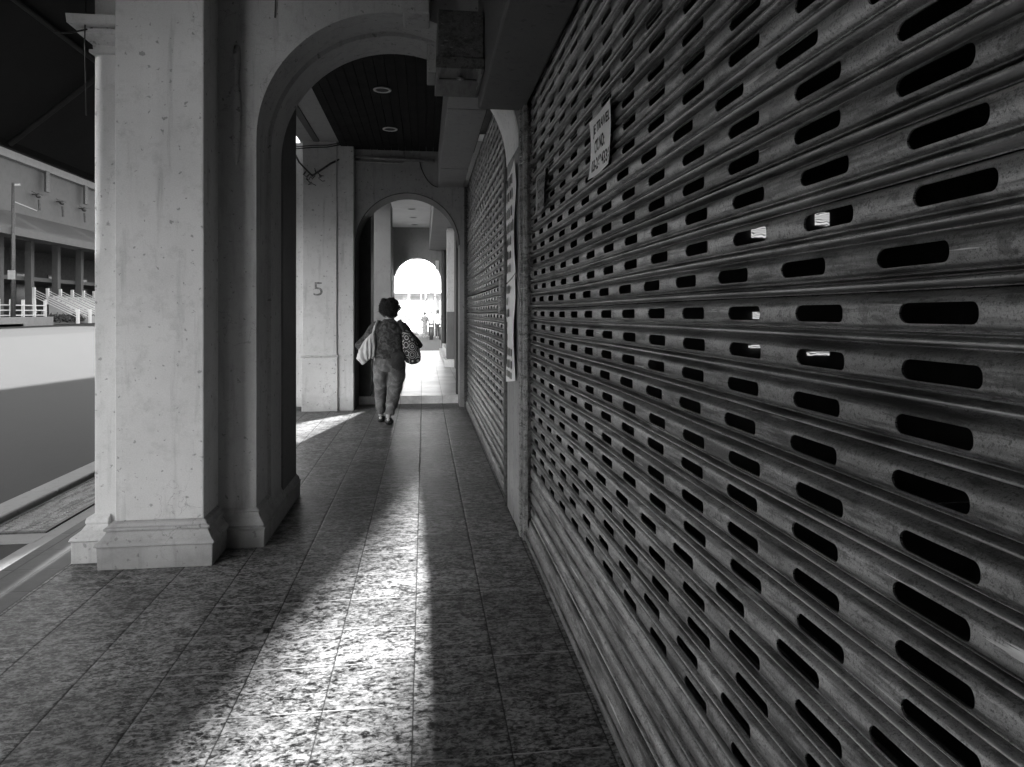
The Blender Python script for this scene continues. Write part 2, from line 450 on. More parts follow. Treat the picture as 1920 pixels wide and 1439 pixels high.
def arch_solid(m, xl, xr, ylo, yhi, XL, XR, z0, spring, Zt, back=True, n=40):
    """wall XL..XR with an arched opening xl..xr, from z0 to Zt"""
    cx = (xl+xr)/2; r = (xr-xl)/2
    arc = [(cx-r*math.cos(math.pi*i/n), spring+r*math.sin(math.pi*i/n)) for i in range(n+1)]
    for y, fl_ in ((ylo, 1), (yhi, 0)):
        if fl_ == 0 and not back: continue
        m.quad((XL,y,z0),(xl,y,z0),(xl,y,spring),(XL,y,spring))
        m.quad((XL,y,spring),(xl,y,spring),(xl,y,Zt),(XL,y,Zt))
        m.quad((xr,y,z0),(XR,y,z0),(XR,y,spring),(xr,y,spring))
        m.quad((xr,y,spring),(XR,y,spring),(XR,y,Zt),(xr,y,Zt))
        for i in range(n):
            (xa, za), (xb, zb) = arc[i], arc[i+1]
            m.quad((xa,y,za),(xb,y,zb),(xb,y,Zt),(xa,y,Zt))
    path = [(xl, z0)]+arc+[(xr, z0)]
    for i in range(len(path)-1):
        (xa, za), (xb, zb) = path[i], path[i+1]
        m.quad((xa,ylo,za),(xa,yhi,za),(xb,yhi,zb),(xb,ylo,zb))
    m.quad((XL,ylo,z0),(XL,yhi,z0),(XL,yhi,Zt),(XL,ylo,Zt)); m.quad((XR,ylo,z0),(XR,yhi,z0),(XR,yhi,Zt),(XR,ylo,Zt))
    m.quad((XL,ylo,Zt),(XR,ylo,Zt),(XR,yhi,Zt),(XL,yhi,Zt))
    return m
def merge(ob, d=0.0005):
    bm = bmesh.new(); bm.from_mesh(ob.data); bmesh.ops.remove_doubles(bm, verts=bm.verts, dist=d)
    bmesh.ops.recalc_face_normals(bm, faces=bm.faces); bm.to_mesh(ob.data); bm.free()

def lining(xl, xr, ylo, yhi, z0, spring, th, n=40, start=0):
    """thin coat on the inside of an arched opening"""
    m = MB(); cx = (xl+xr)/2; r = (xr-xl)/2
    def path(q): return [(xl-q, z0)]+[(cx-(r+q)*math.cos(math.pi*i/n), spring+(r+q)*math.sin(math.pi*i/n)) for i in range(n+1)]
    A, B = path(0)[start:], path(th*0.98)[start:]
    for (xa,za),(xb,zb),(xc,zc_),(xd,zd) in zip(A, A[1:], B[1:], B):
        m.quad((xa,ylo,za),(xa,yhi,za),(xb,yhi,zb),(xb,ylo,zb)); m.quad((xa,ylo,za),(xb,ylo,zb),(xc,ylo,zc_),(xd,ylo,zd)); m.quad((xa,yhi,za),(xb,yhi,zb),(xc,yhi,zc_),(xd,yhi,zd))
    return m
# ---- first arch
a1 = thing('arch_wall', (-0.2, 4.6, 0), 'large near arch of dirty plaster spanning the walkway', 'arch', 'arches across the walkway')
m = MB(); arch_solid(m, -1.0, 0.60, 4.33, 4.63, -1.30, 0.655, 0.0, 2.44, 3.76)
o = m.build('front_ring', M['plaster_arch'], a1); merge(o)
m = MB(); arch_solid(m, -0.978, 0.595, 4.632, 4.95, -1.30, 0.655, 0.0, 2.43, 3.76)
o = m.build('rear_ring', M['plaster_arch'], a1); merge(o)
MB().box(-1.30, -0.965, 4.953, 5.45, 0.0, 3.76).build('rear_pier', M['reveal_shaded'], a1, bevel=0.008)
pr = [(0.058,0.0),(0.060,0.10),(0.068,0.116),(0.05,0.122),(0.058,0.13),(0.05,0.145),(0.03,0.17),(0.018,0.2),(0.024,0.21),(0.002,0.225)]
MB().rects([(-1.21, -1.0+o_, 4.33-o_, 5.44+o_*0.6, z) for o_, z in pr]).build('plinth', M['plaster_arch'], a1, bevel=0.004)
lining(-0.988, 0.588, 4.325, 4.955, 0.0, 2.44, 0.008, 40, 27).build('right_jamb', M['jamb_pale'], a1)
# remains of a plastered-in pipe on the face of the arch
m = MB()
zs = [(2.28,.004,0),(2.34,.020,0),(2.45,.026,.002),(2.6,.030,0),(2.70,.031,-.002),(2.735,.026,0),(2.75,.013,.004),(2.80,.013,.006),(2.85,.014,.006),(2.88,.020,.006),(2.95,.022,.004),(2.985,.016,.006),(2.99,.004,.006)]
m.loft([((-1.115+dx_, 4.325, z), r_, r_*0.8) for z, r_, dx_ in zs], 14)
m.build('pipe_stub', M['plaster_arch'], a1, smooth=True)
MB().box(-0.125, 0.035, 4.10, 4.327, 3.15, 3.76).build('bracket_block', M['plaster_arch'], a1, bevel=0.01)
MB().box(0.02, 0.13, 4.66, 4.94, 3.0, 3.35).build('corner_block', M['plaster_grey'], a1, bevel=0.008)

# ---- second arch
a2 = thing('arch_wall', (-0.17, 10.5, 0), 'smaller plain arch above the tiled step, framing the woman', 'arch', 'arches across the walkway')
m = MB(); arch_solid(m, -0.985, 0.52, 10.2, 10.75, -1.30, 0.70, 0.0, 2.38, 3.86)
o = m.build('wall', M['plaster_arch'], a2); merge(o)
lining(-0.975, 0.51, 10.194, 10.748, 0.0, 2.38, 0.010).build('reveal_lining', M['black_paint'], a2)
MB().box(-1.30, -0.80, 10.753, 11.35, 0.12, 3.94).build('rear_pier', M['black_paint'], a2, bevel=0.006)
MB().box(-1.2, -0.77, 10.95, 11.40, 0.12, 0.30).build('plinth', M['plaster'], a2, bevel=0.008)
MB().box(-1.217, -0.99, 10.03, 10.190, 0.0, 3.76).build('front_pilaster', M['plaster'], a2, bevel=0.006)
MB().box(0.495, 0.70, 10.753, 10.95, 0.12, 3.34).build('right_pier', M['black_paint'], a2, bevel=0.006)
# conduit along the top of that wall with its cable
cd = thing('conduit', (-0.2, 10.17, 3.65), 'pair of pipes running along the top of the wall above the second arch', 'pipe')
MB().tube([(-1.2,10.165,3.63),(0.15,10.165,3.60)], 0.022).build('upper_pipe', M['pipe'], cd, smooth=True)
m = MB(); m.tube([(-1.2,10.17,3.565),(-0.35,10.17,3.555),(-0.30,10.17,3.57),(-0.285,10.17,3.63),(-0.285,10.17,3.71)], 0.013)
m.build('lower_pipe', M['pipe'], cd, smooth=True)
cb = MB()
pts = []
for i in range(17):
    u = i/16; pts.append((-0.06+0.26*u, 10.185, 3.58-0.36*(u**0.62)-0.05*math.sin(u*3.14)))
cb.tube(pts, 0.006, 6)
tag(cb.build('hanging_cable', M['cable'], smooth=True), 'thin cable drooping down the wall from the pipes to the beam end', 'cable')

# ---- third arch (end of the row)
a3 = thing('arch_wall', (-0.2, 22.3, 0.12), 'farthest arch at the end of the row, open to the bright street', 'arch', 'arches across the walkway')
m = MB(); arch_solid(m, -0.94, 0.54, 22.1, 22.6, -1.86, 0.9, 0.12, 2.37, 4.2)
o = m.build('wall', M['plaster_grey'], a3); merge(o)
MB().box(0.55, 0.64, 21.95, 22.098, 0.12, 3.4).build('side_post', M['plaster_dark'], a3, bevel=0.006)
MB().box(0.36, 0.47, 22.06, 22.098, 2.72, 3.02).build('meter_box', M['plaster_pale'], a3, bevel=0.006)
MB().box(-1.15, -0.95, 21.0, 22.098, 0.12, 4.0).build('left_pier', M['plaster_grey'], a3, bevel=0.006)

# ---- the shophouse itself: upper storey, ceilings, beams over the shutters
sh = thing('shophouse', (3.0, 6.0, 0), 'old shophouse row whose upper floor roofs the walkway with boards and plaster soffits', 'building')
m = MB(); m.box(-1.90, 9.0, -9.0, 22.6, 4.22, 12.0); m.build('upper_wall', M['plaster_grey'], sh)
m = MB(); m.box(-1.735, -1.17, -9.0, 10.2, 3.80, 4.18); m.build('plaster_soffit', M['soffit'], sh, bevel=0.01)
m = MB(); m.box(-1.53, -1.45, 5.5, 9.95, 3.775, 3.797); m.build('soffit_batten', M['plaster_dark'], sh)
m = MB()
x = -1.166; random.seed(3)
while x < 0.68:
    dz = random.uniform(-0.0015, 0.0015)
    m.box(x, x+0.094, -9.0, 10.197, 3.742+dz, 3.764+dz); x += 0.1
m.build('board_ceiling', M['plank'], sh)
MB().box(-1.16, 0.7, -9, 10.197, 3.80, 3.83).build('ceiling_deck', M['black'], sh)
MB().box(-1.15, 1.2, 10.76, 22.098, 4.06, 4.16).build('white_ceiling', M['ceil_pale'], sh)
MB().box(-1.86, -1.16, 10.76, 22.098, 3.92, 4.16).build('street_beam', M['soffit'], sh, bevel=0.01)
MB().box(0.335, 0.625, -9, 4.326, 2.665, 3.735).build('shutter_lintel', M['plaster_dark'], sh, bevel=0.012)
m = MB()
for k in range(4): m.box(0.205, 0.565, 4.953+k*1.311, 4.953+(k+1)*1.311-0.004, 3.23-(0.006 if k % 2 else 0), 3.735)
m.build('plaster_beam', M['soffit'], sh, bevel=0.006)
MB().box(0.17, 0.9, 10.76, 22.0, 3.35, 4.055).build('far_beam', M['soffit'], sh, bevel=0.01)
# shop fronts past the second arch
MB().box(0.70, 1.1, 11.1, 22.1, 0.12, 3.4).build('shop_front', M['plaster_dark'], sh)

rp = thing('wall_pilaster', (0.6, 16.3, 0.12), 'narrow pale pilaster with dark lower half at the right beyond the second arch', 'pilaster')
MB().box(0.53, 0.698, 16.15, 16.6, 1.40, 3.345).build('shaft', M['plaster'], rp, bevel=0.006)
MB().box(0.524, 0.698, 16.144, 16.606, 0.30, 1.398).build('painted_dado', M['dado'], rp, bevel=0.006)
MB().box(0.46, 0.698, 16.05, 16.7, 0.12, 0.298).build('base', M['plaster_pale'], rp, bevel=0.01)
st = MB(); st.box(0.47, 0.698, 17.6, 21.6, 0.12, 0.27); st.box(0.56, 0.698, 17.6, 21.6, 0.27, 0.42)
tag(st.build('door_step', M['plaster_pale'], bevel=0.01), 'low pale step along the shop fronts past the second arch', 'step')

# downlights
def downlight(x, y, z, label, grp, r=0.082):
    t = thing('downlight', (x, y, z), label, 'ceiling light', grp)
    MB().torus((x, y, z-0.004), r, 0.014).build('ring', M['ring'], t, smooth=True)
    m = MB(); n = 24
    c = [(x+(r-0.01)*math.cos(2*math.pi*i/n), y+(r-0.01)*math.sin(2*math.pi*i/n), z-0.004) for i in range(n)]
    m.quad(*c); m.build('lens', M['black'], t)
downlight(-0.435, 7.40, 3.735, 'unlit round downlight in the board ceiling, nearer the first arch', 'downlights in the dark board ceiling')
downlight(-0.43, 8.98, 3.735, 'unlit round downlight in the board ceiling, nearer the second arch', 'downlights in the dark board ceiling')
for k, w in enumerate(('nearest', 'middle', 'farthest')):
    downlight(-0.32+0.02*k, 18.1+1.6*k, 4.055, w+' of three downlights in the white ceiling past the second arch', 'downlights in the white ceiling', 0.10)

# cables and lamp on top of the second pillar
lm = thing('wall_bracket', (-1.6, 9.9, 3.7), 'wiry bracket with dangling wires at the top of the pillar numbered 5', 'bracket')
m = MB(); m.tube([(-1.80,9.55,3.70),(-1.70,9.8,3.45),(-1.55,9.96,3.30)], 0.012); m.tube([(-1.55,9.96,3.30),(-1.3,9.97,3.48),(-1.1,10.1,3.62)], 0.014)
m.build('arm', M['steel_dark'], lm, smooth=True)
m = MB(); m.tube([(-1.80,9.55,3.80),(-1.80,9.55,3.70)], 0.03); m.ball((-1.80,9.55,3.69), 0.05, 0.05, 0.04); m.build('holder', M['steel_dark'], lm, smooth=True)
m = MB(); random.seed(5)
for k in range(5):
    p = Vector((-1.55+random.uniform(-.05,.1), 9.94, 3.32)); pts = [p.copy()]
    for i in range(8):
        p += Vector((random.uniform(-.05,.06), random.uniform(-.01,.01), random.uniform(-.06,.045))); pts.append(p.copy())
    m.tube(pts, 0.005, 5)
m.build('loose_wires', M['cable'], lm, smooth=True)
m = MB()
pts = [(-1.95+0.2*i, 9.96, 3.72-0.03*math.sin(i*1.1)-0.02*(i%2)) for i in range(5)]
m.tube(pts, 0.008, 6); m.tube([(p[0], p[1]+.01, p[2]+0.03) for p in pts], 0.006, 6)
tag(m.build('pillar_cable', M['cable'], smooth=True), 'dark cable strung across the top of the pillar numbered 5', 'cable')
m = MB(); m.tube([(-0.885,4.32,3.55),(-0.885,4.318,3.3),(-0.89,4.318,3.17)], 0.004, 6)
tag(m.build('loose_wire', M['cable'], smooth=True), 'short loose wire hanging on the plaster left of the near arch crown', 'wire')
m = MB(); m.tube([(-1.97,4.0,2.90),(-1.93,4.1,2.94),(-1.84,4.17,3.0),(-1.72,4.20,3.10)], 0.005, 6); m.tube([(-1.875,4.15,2.5),(-1.875,4.13,2.9),(-1.865,4.15,3.7)], 0.004, 6)
tag(m.build('capital_wire', M['cable'], smooth=True), 'thin black wire crossing the capital of the nearest pillar', 'wire')

# shutter motor box
bx = thing('junction_box', (0.2, 4.0, 2.73), 'dark metal box hung in the corner beside the near arch crown', 'metal box')
MB().box(0.075, 0.328, 3.82, 4.32, 2.80, 3.06).build('casing', M['steel_dark'], bx, bevel=0.006)
MB().box(0.065, 0.332, 3.81, 4.322, 2.735, 2.797).build('lid', M['steel_dark'], bx, bevel=0.004)
m = MB(); m.torus((0.205,3.95,2.727), 0.018, 0.005, 16, 6); m.box(0.195,0.215,3.93,3.97,2.722,2.734); m.build('latch', M['steel'], bx, smooth=True)
MB().box(0.085, 0.30, 3.98, 4.0, 2.730, 2.7345).build('seam', M['black'], bx)

# ================================================================= ROLLER SHUTTERS
PITCH, PER = 0.077, 0.27
PROF = [(0,-.014),(.02,-.015),(.035,-.012),(.048,-.004),(.062,.004),(.08,.009),(.10,.0115),(.125,.0125),(.15,.0115),(.168,.008),(.183,.002),(.195,-.006),(.207,-.013),(.222,-.015),(.237,-.013),(.249,-.006),(.262,.0),(.276,.0035),(.29,.0025),(.302,-.002),(.314,-.003),(.328,.000),(.345,.0045),(.371,.0085),(.42,.0112),(.5,.0127),(.6,.0132),(.7,.0127),(.79,.0113),(.85,.0088),(.89,.0045),(.92,-.001),(.95,-.007),(.98,-.012),(1,-.014)]
def prof(s):
    for (a, da), (b, db) in zip(PROF, PROF[1:]):
        if s <= b: return da+(db-da)*(s-a)/(b-a)
    return PROF[-1][1]
def curtain(X, ya, yb, k0, k1, kfirst, arcn, rng, zref=1.397, hole=True, jit=0.010):
    m = MB()
    hh, hl, r = 0.0141, 0.0700, 0.0132
    sc = 0.60
    for k in range(k0, k1+1):
        zb = zref+k*PITCH-sc*PITCH
        off = rng.gauss(0, jit) - (0.035 if k in (2, 3) else 0) + (rng.choice((-.05, .05)) if rng.random() < .05 else 0)
        sag = rng.gauss(0, 0.0018); tilt = rng.gauss(0, 0.0007)
        per = hole and k >= kfirst
        cols = [ya]
        holes = []
        if per:
            c = math.floor(ya/PER)*PER + 0.008 + off
            while c < yb-0.11:
                if c > ya+0.10:
                    ys_ = []
                    for i in range(arcn+1):
                        a = math.pi/2*i/arcn; ys_.append((-hl + r*(1-math.cos(a)), hh-r+r*math.sin(a)))
                    full = ys_ + [(-y_, h_) for y_, h_ in reversed(ys_)]
                    holes.append((c, full)); 
                c += PER
        # column list: (y, half hole height, hole to the right?)
        cl = [(ya, 0.004, False)]
        for c, full in holes:
            cl.append((c-0.1, 0.004, False)) if c-0.1 > cl[-1][0]+0.002 else None
            for i, (y_, h_) in enumerate(full): cl.append((c+y_, h_, i < len(full)-1))
            cl.append((c+0.1, 0.004, False))
        cl.append((yb, 0.004, False))
        s_low = [p for p in PROF if p[0] <= 0.371]; s_high = [p for p in PROF if p[0] >= 0.849]
        n0 = len(m.v); rows = None
        bend = [(rng.uniform(0, 6.28), rng.uniform(1.0, 2.4)) for _ in range(2)]
        for (y, h_, _) in cl:
            wav = 0.0016*math.sin(y*bend[0][1]+bend[0][0]) + sag + 0.004*max(0, mnoise.noise(Vector((y*1.7, k*0.55, X*9))))**1.5
            lo = sc - h_/PITCH; hi = sc + h_/PITCH
            ss = [p[0] for p in s_low] + [0.37+(lo-0.37)*0.5, lo, hi, hi+(0.85-hi)*0.5] + [p[0] for p in s_high]
            rows = len(ss)
            for s in ss: m.v.append((X - prof(s) - wav, y, zb + s*PITCH + tilt*y + 0.0035*math.sin(y*1.3+k*0.21) + 0.006*mnoise.noise(Vector((y*0.9, k*0.17, 3.3)))))
        gap = len(s_low)+1
        for i in range(len(cl)-1):
            for j in range(rows-1):
                if j == gap and cl[i][2]: continue
                a = n0+i*rows+j; m.f.append((a, a+1, a+rows+1, a+rows))
        # turned-in rim of every hole
        for i in range(len(cl)):
            if cl[i][2]:
                for j in (gap, gap+1):
                    a = n0+i*rows+j; b = a+rows
                    pa, pb = m.v[a], m.v[b]; q = len(m.v)
                    m.v += [(pa[0]+.0035, pa[1], pa[2]), (pb[0]+.0035, pb[1], pb[2]), pa, pb]
                    m.f.append((q+2, q+3, q+1, q))
    return m
rng = random.Random(11)
s1 = thing('roller_shutter', (0.66, 1.6, 0), 'big perforated roller shutter filling the right side, nearest the camera', 'roller shutter', 'perforated roller shutters')
cu = curtain(0.665, -1.6, 4.235, -16, 17, -12, 5, rng)
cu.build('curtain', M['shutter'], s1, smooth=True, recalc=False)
m = MB()
m.rects([(0.635,0.69,-1.6,4.235,0.004),(0.625,0.69,-1.6,4.235,0.02),(0.625,0.69,-1.6,4.235,0.07),(0.64,0.69,-1.6,4.235,0.085),(0.64,0.685,-1.6,4.235,0.118)])
m.rects([(0.612,0.624,-1.6,4.235,0.004),(0.612,0.624,-1.6,4.235,0.038)])
m.build('bottom_rail', M['steel'], s1, bevel=0.004)
m = MB(); m.box(0.604, 0.700, 4.238, 4.262, 0, 2.664); m.box(0.604, 0.63, 4.19, 4.236, 0, 2.664); m.box(0.59, 0.652, 4.265, 4.325, 0, 2.664)
m.build('guide_rail', M['steel'], s1, bevel=0.003)
m = MB(); m.box(0.604, 0.700, -1.68, -1.61, 0, 2.664); m.build('guide_rail', M['steel'], s1, bevel=0.003)

s2 = thing('roller_shutter', (0.64, 7.5, 0), 'narrow-looking perforated roller shutter beyond the near arch jamb', 'roller shutter', 'perforated roller shutters')
cu = curtain(0.640, 5.02, 10.14, -16, 24, -10, 2, rng, 1.36)
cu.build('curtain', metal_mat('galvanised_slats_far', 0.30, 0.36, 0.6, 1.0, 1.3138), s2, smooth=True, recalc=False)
m = MB(); m.rects([(0.615,0.665,5.02,10.14,0.004),(0.605,0.665,5.02,10.14,0.02),(0.605,0.665,5.02,10.14,0.075),(0.62,0.66,5.02,10.14,0.1)])
m.build('bottom_rail', M['steel'], s2, bevel=0.004)
m = MB(); m.box(0.575, 0.66, 4.958, 5.018, 0, 3.228); m.build('guide_rail', M['steel_dark'], s2, bevel=0.003)
m = MB(); m.box(0.585, 0.66, 10.142, 10.195, 0, 3.228); m.build('guide_rail', M['steel_dark'], s2, bevel=0.003)
lk = MB(); lk.box(0.545, 0.574, 4.955, 5.06, 1.53, 1.66); lk.box(0.535, 0.574, 4.957, 5.05, 1.385, 1.505); lk.box(0.556,0.572,4.99,5.03,1.505,1.53)
lk.build('lock_box', M['steel'], s2, bevel=0.004)

# dark shop rooms behind the shutters
room = thing('shop_interior', (3.0, 1.5, 0), 'unlit shop room glimpsed through the slots of the near shutter', 'room')
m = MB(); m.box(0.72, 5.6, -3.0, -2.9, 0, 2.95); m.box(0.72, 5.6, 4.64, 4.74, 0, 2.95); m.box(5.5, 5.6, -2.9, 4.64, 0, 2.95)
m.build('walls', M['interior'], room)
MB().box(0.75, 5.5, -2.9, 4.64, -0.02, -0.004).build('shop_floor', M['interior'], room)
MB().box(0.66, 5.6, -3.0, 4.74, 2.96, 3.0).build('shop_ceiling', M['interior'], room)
MB().box(0.70, 0.78, -9.0, -1.70, 0, 3.7).build('front_wall', M['plaster_grey'], room)
room2 = thing('shop_interior', (3.0, 7.5, 0), 'unlit shop room behind the shutter beyond the near arch', 'room')
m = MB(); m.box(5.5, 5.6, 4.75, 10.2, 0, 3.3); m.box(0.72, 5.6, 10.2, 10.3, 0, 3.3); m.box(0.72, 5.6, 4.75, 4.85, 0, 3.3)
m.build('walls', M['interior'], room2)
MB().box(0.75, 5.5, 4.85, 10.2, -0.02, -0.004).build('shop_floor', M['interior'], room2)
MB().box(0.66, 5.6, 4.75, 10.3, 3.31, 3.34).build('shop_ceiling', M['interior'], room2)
# cabinet added inside; its glowing panes stand in for glints
em, nt, b = new_mat('glint_pane')
b.inputs['Base Color'].default_value = (0.8,0.8,0.8,1)
c_ = coords(nt, (1,1,1)); wv = nt.nodes.new('ShaderNodeTexWave'); wv.inputs['Scale'].default_value = 20; wv.inputs['Distortion'].default_value = 9; wv.bands_direction = 'Z'
nt.links.new(c_, wv.inputs['Vector'])
nt.links.new(ramp(nt, wv.outputs['Fac'], [(0.3, 0.05), (0.45, 0.8)]), b.inputs['Emission Color']); b.inputs['Emission Strength'].default_value = 0.07
cab = thing('glint_cabinet', (2.5, 4.5, 0), 'added cabinet whose glowing panes stand for glints behind the slots of the near shutter', 'cabinet')
m = MB(); m.box(1.95, 3.05, 4.46, 4.62, 0.0, 2.3); m.build('carcass', M['interior'], cab, bevel=0.01)
for (xa, xb, za, zb) in ((2.20,2.35,1.90,1.985),(2.66,2.76,1.99,2.08),(2.21,2.30,1.35,1.40),(2.18,2.30,1.155,1.175),(2.60,2.76,1.10,1.125)):
    MB().box(xa, xb, 4.445, 4.458, za, zb).build('glint_pane', em, cab)

# ================================================================= NOTICES
def notice(name, y0, y1, z0, z1, X, mat, label, lines, inkm, seed=0):
    """paper on a face looking toward -X; text runs from far (y1) to near (y0)"""
    t = thing(name, (X, (y0+y1)/2, z0), label, 'notice')
    rr = random.Random(seed)
    ph = [rr.uniform(0, 6) for _ in range(4)]
    def bend(y, z):
        u = (y-y0)/(y1-y0); w = (z-z0)/(z1-z0)
        return X - 0.004 - 0.005*math.sin(u*5+ph[0])*math.sin(w*4+ph[1]) - 0.012*max(0, 1-u*5)**2 - 0.006*max(0, (0.15-w)*6)**2
    m = MB(); nu, nw = 16, 14
    for j in range(nw+1):
        for i in range(nu+1):
            u = i/nu; w = j/nw; y = y0+(y1-y0)*u; z = z0+(z1-z0)*w
            m.v.append((bend(y, z), y + 0.003*math.sin(w*6+ph[2]), z + 0.003*math.sin(u*6+ph[3])))
    for j in range(nw):
        for i in range(nu):
            a = j*(nu+1)+i; m.f.append((a, a+1, a+nu+2, a+nu+1))
    p = m.build('sheet', mat, t)
    so = p.modifiers.new('s', 'SOLIDIFY'); so.thickness = 0.0006
    for (txt, yc, zc, w, h) in lines:
        me = text_mesh(txt, h, w, 0.0, 0.028)
        bm = bmesh.new(); bm.from_mesh(me)
        for v in bm.verts:
            y, z = yc - v.co.x, zc + v.co.y
            v.co = Vector((bend(y, z)-0.0016, y, z)) - world_loc(t)
        bm.to_mesh(me); bm.free()
        link('lettering', me, inkm, t)
    return t
n1 = notice('shop_notice', 2.315, 2.655, 1.915, 2.14, 0.648, M['paper'], 'white paper notice with a travel shop phone number on the near shutter', [
    ('JE TRAVEL', 2.475, 2.085, 0.25, 0.050), ('CTC NO:', 2.495, 2.022, 0.16, 0.048), ('03-26943364', 2.475, 1.957, 0.29, 0.046)], M['ink'], 2)
n2 = notice('shop_notice', 3.60, 3.96, 1.955, 2.165, 0.646, M['paper_old'], 'faded grey paper notice on the near shutter beside its far rail', [
    ('JE TRAVEL', 3.78, 2.115, 0.24, 0.048), ('CTC NO:', 3.78, 2.058, 0.22, 0.044), ('03-26943364', 3.78, 1.995, 0.26, 0.046)], M['ink_old'], 4)
def blockpaper(y0, y1, z0, z1, label, rows, seed):
    t = thing('torn_poster', (0.580, (y0+y1)/2, z0), label, 'poster')
    rr = random.Random(seed); X = 0.584
    m = MB(); nw = 26
    for j in range(nw+1):
        w = j/nw; z = z0+(z1-z0)*w
        for i in range(7):
            u = i/6
            ed_ = (0.012*math.sin(w*9+seed)+rr.uniform(-.004,.004)) if i in (0, 6) else 0
            m.v.append((X-0.003-0.004*math.sin(w*7+u*3+seed)-0.014*max(0, u-0.7)*2*abs(math.sin(w*4)), y1-(y1-y0)*u+ed_, z-0.05*(0.5-u)*(1 if j in (0, nw) else 0.3)))
    for j in range(nw):
        for i in range(6):
            a = j*7+i; m.f.append((a, a+1, a+8, a+7))
    p = m.build('sheet', M['paper'], t)
    so = p.modifiers.new('s', 'SOLIDIFY'); so.thickness = 0.0006
    m = MB()
    # rows of brushed dark strokes, too worn to read
    for (zc, h, a, b_) in rows:
        u = a; m = MB()
        while u < b_:
            wd = rr.uniform(0.09, 0.15)
            for q in range(6):
                uu = u+wd*q/6; hh_ = h*rr.uniform(0.7, 1.0); zz = zc+rr.uniform(-.1,.1)*h
                yy = y1-(y1-y0)*uu; yw = (y1-y0)*wd/6*rr.uniform(.7,1.0)
                m.box(X-0.0185, X-0.0175, yy-yw*.62, yy, zz-hh_/2, zz+hh_/2)
            m.build('faded_word', M['ink_old'], t); m = MB()
            u += wd+0.05
blockpaper(4.40, 4.87, 1.63, 2.36, 'upper of two torn posters with rows of dark lettering on the arch jamb', [(2.27,.07,.12,.9),(2.17,.07,.12,.9),(2.06,.075,.12,.92),(1.96,.07,.1,.92),(1.87,.06,.15,.7),(1.78,.06,.15,.7),(1.69,.06,.1,.65)], 3)
blockpaper(4.42, 4.87, 0.93, 1.615, 'lower of two torn posters with worn lettering on the arch jamb', [(1.55,.06,.1,.6),(1.47,.05,.1,.4),(1.39,.06,.1,.6),(1.31,.05,.1,.35),(1.23,.05,.1,.4),(1.13,.06,.1,.85),(1.05,.06,.1,.85),(0.98,.05,.1,.8)], 8)

# ================================================================= AWNING over the street side
aw = thing('street_awning', (-2.6, 8, 3.3), 'dark sloping awning over the pavement, its underside seen left of the nearest pillar', 'awning')
m = MB(); ya, yb = 2.3, 9.9
for (xa, za, xb, zb) in ((-1.905, 4.05, -3.36, 2.80),):
    m.quad((xa,ya,za),(xa,yb,za),(xb,yb,zb),(xb,ya,zb)); m.quad((xa,ya,za+.05),(xa,yb,za+.05),(xb,yb,zb+.05),(xb,ya,zb+.05))
    m.quad((xa,ya,za),(xb,ya,zb),(xb,ya,zb+.05),(xa,ya,za+.05)); m.quad((xb,ya,zb),(xb,yb,zb),(xb,yb,zb+.05),(xb,ya,zb+.05))
m.build('sheet', M['awning'], aw)
MB().box(-1.906, -1.893, ya, yb, 4.03, 4.30).build('gap_filler', M['awning'], aw)  # filler added to stop sun leaking between awning and wall
MB().box(-3.39, -3.365, -2.7, 5.3, 2.2, 2.735).build('sky_baffle', M['awning'], aw)  # unseen cloth added to cut sky light reaching the walkway
m = MB(); m.quad((-1.905,-2.7,4.05),(-1.905,0.5,4.05),(-3.36,0.5,2.80),(-3.36,-2.7,2.80)); m.quad((-1.905,-2.7,4.1),(-1.905,0.5,4.1),(-3.36,0.5,2.85),(-3.36,-2.7,2.85))
m.build('sheet', M['awning'], aw)  # second, unseen length added to block sky light from behind
MB().box(-3.40, -3.362, ya, yb, 2.74, 2.86).build('valance', M['awning'], aw)
for k in range(5):
    y = 2.5+k*1.8
    m = MB(); m.tube([(-1.93,y,3.98),(-3.34,y,2.76)], 0.022, 8); m.build('rafter', M['awning_rib'], aw)
m = MB(); m.tube([(-2.6,ya,3.40),(-2.6,yb,3.40)], 0.02, 8); m.build('purlin', M['awning_rib'], aw)

# ================================================================= OUT OF FRAME: added blockers that shape the sun and cut daylight
AZ, EL = R(12.0), R(24.6)
S = Vector((math.sin(AZ), math.cos(AZ), 0)); U = Vector((math.cos(AZ), -math.sin(AZ), 0))
def block(u0, u1, v0, v1, H, label):
    """tall building standing square to the sun's bearing, far behind the photographer"""
    c = U*((u0+u1)/2) + S*((v0+v1)/2)
    t = thing('sun_mask', (c.x, c.y, GZ), label, 'building')  # unseen, added to mask the sun around the floor patches
    P = [U*u0+S*v0, U*u1+S*v0, U*u1+S*v1, U*u0+S*v1]
    m = MB(); n = len(m.v)
    m.v += [(p.x, p.y, GZ) for p in P] + [(p.x, p.y, H) for p in P]
    m.f += [(0,1,5,4),(1,2,6,5),(2,3,7,6),(3,0,4,7),(4,5,6,7)]
    m.build('wall', M['plaster_grey'], t)
    for z in range(3, int(H)-2, 4):
        m = MB(); w = u1-u0
        A = U*(u0+.6)+S*(v1+.03); B = U*(u1-.6)+S*(v1+.03)
        m.quad((A.x,A.y,z),(B.x,B.y,z),(B.x,B.y,z+1.7),(A.x,A.y,z+1.7)); m.build('window_band', M['black'], t)
block(-11.5, -3.36, -40, -28, 34, 'unseen block added to shape the sun, far behind the camera on the street side')
block(-2.92, -1.06, -62, -50, 44, 'narrow unseen tower added to shape the sun, far behind the camera between two wider blocks')
block(-0.66, 9.0, -62, -50, 44, 'unseen block added to shape the sun, far behind the camera on the shop side')
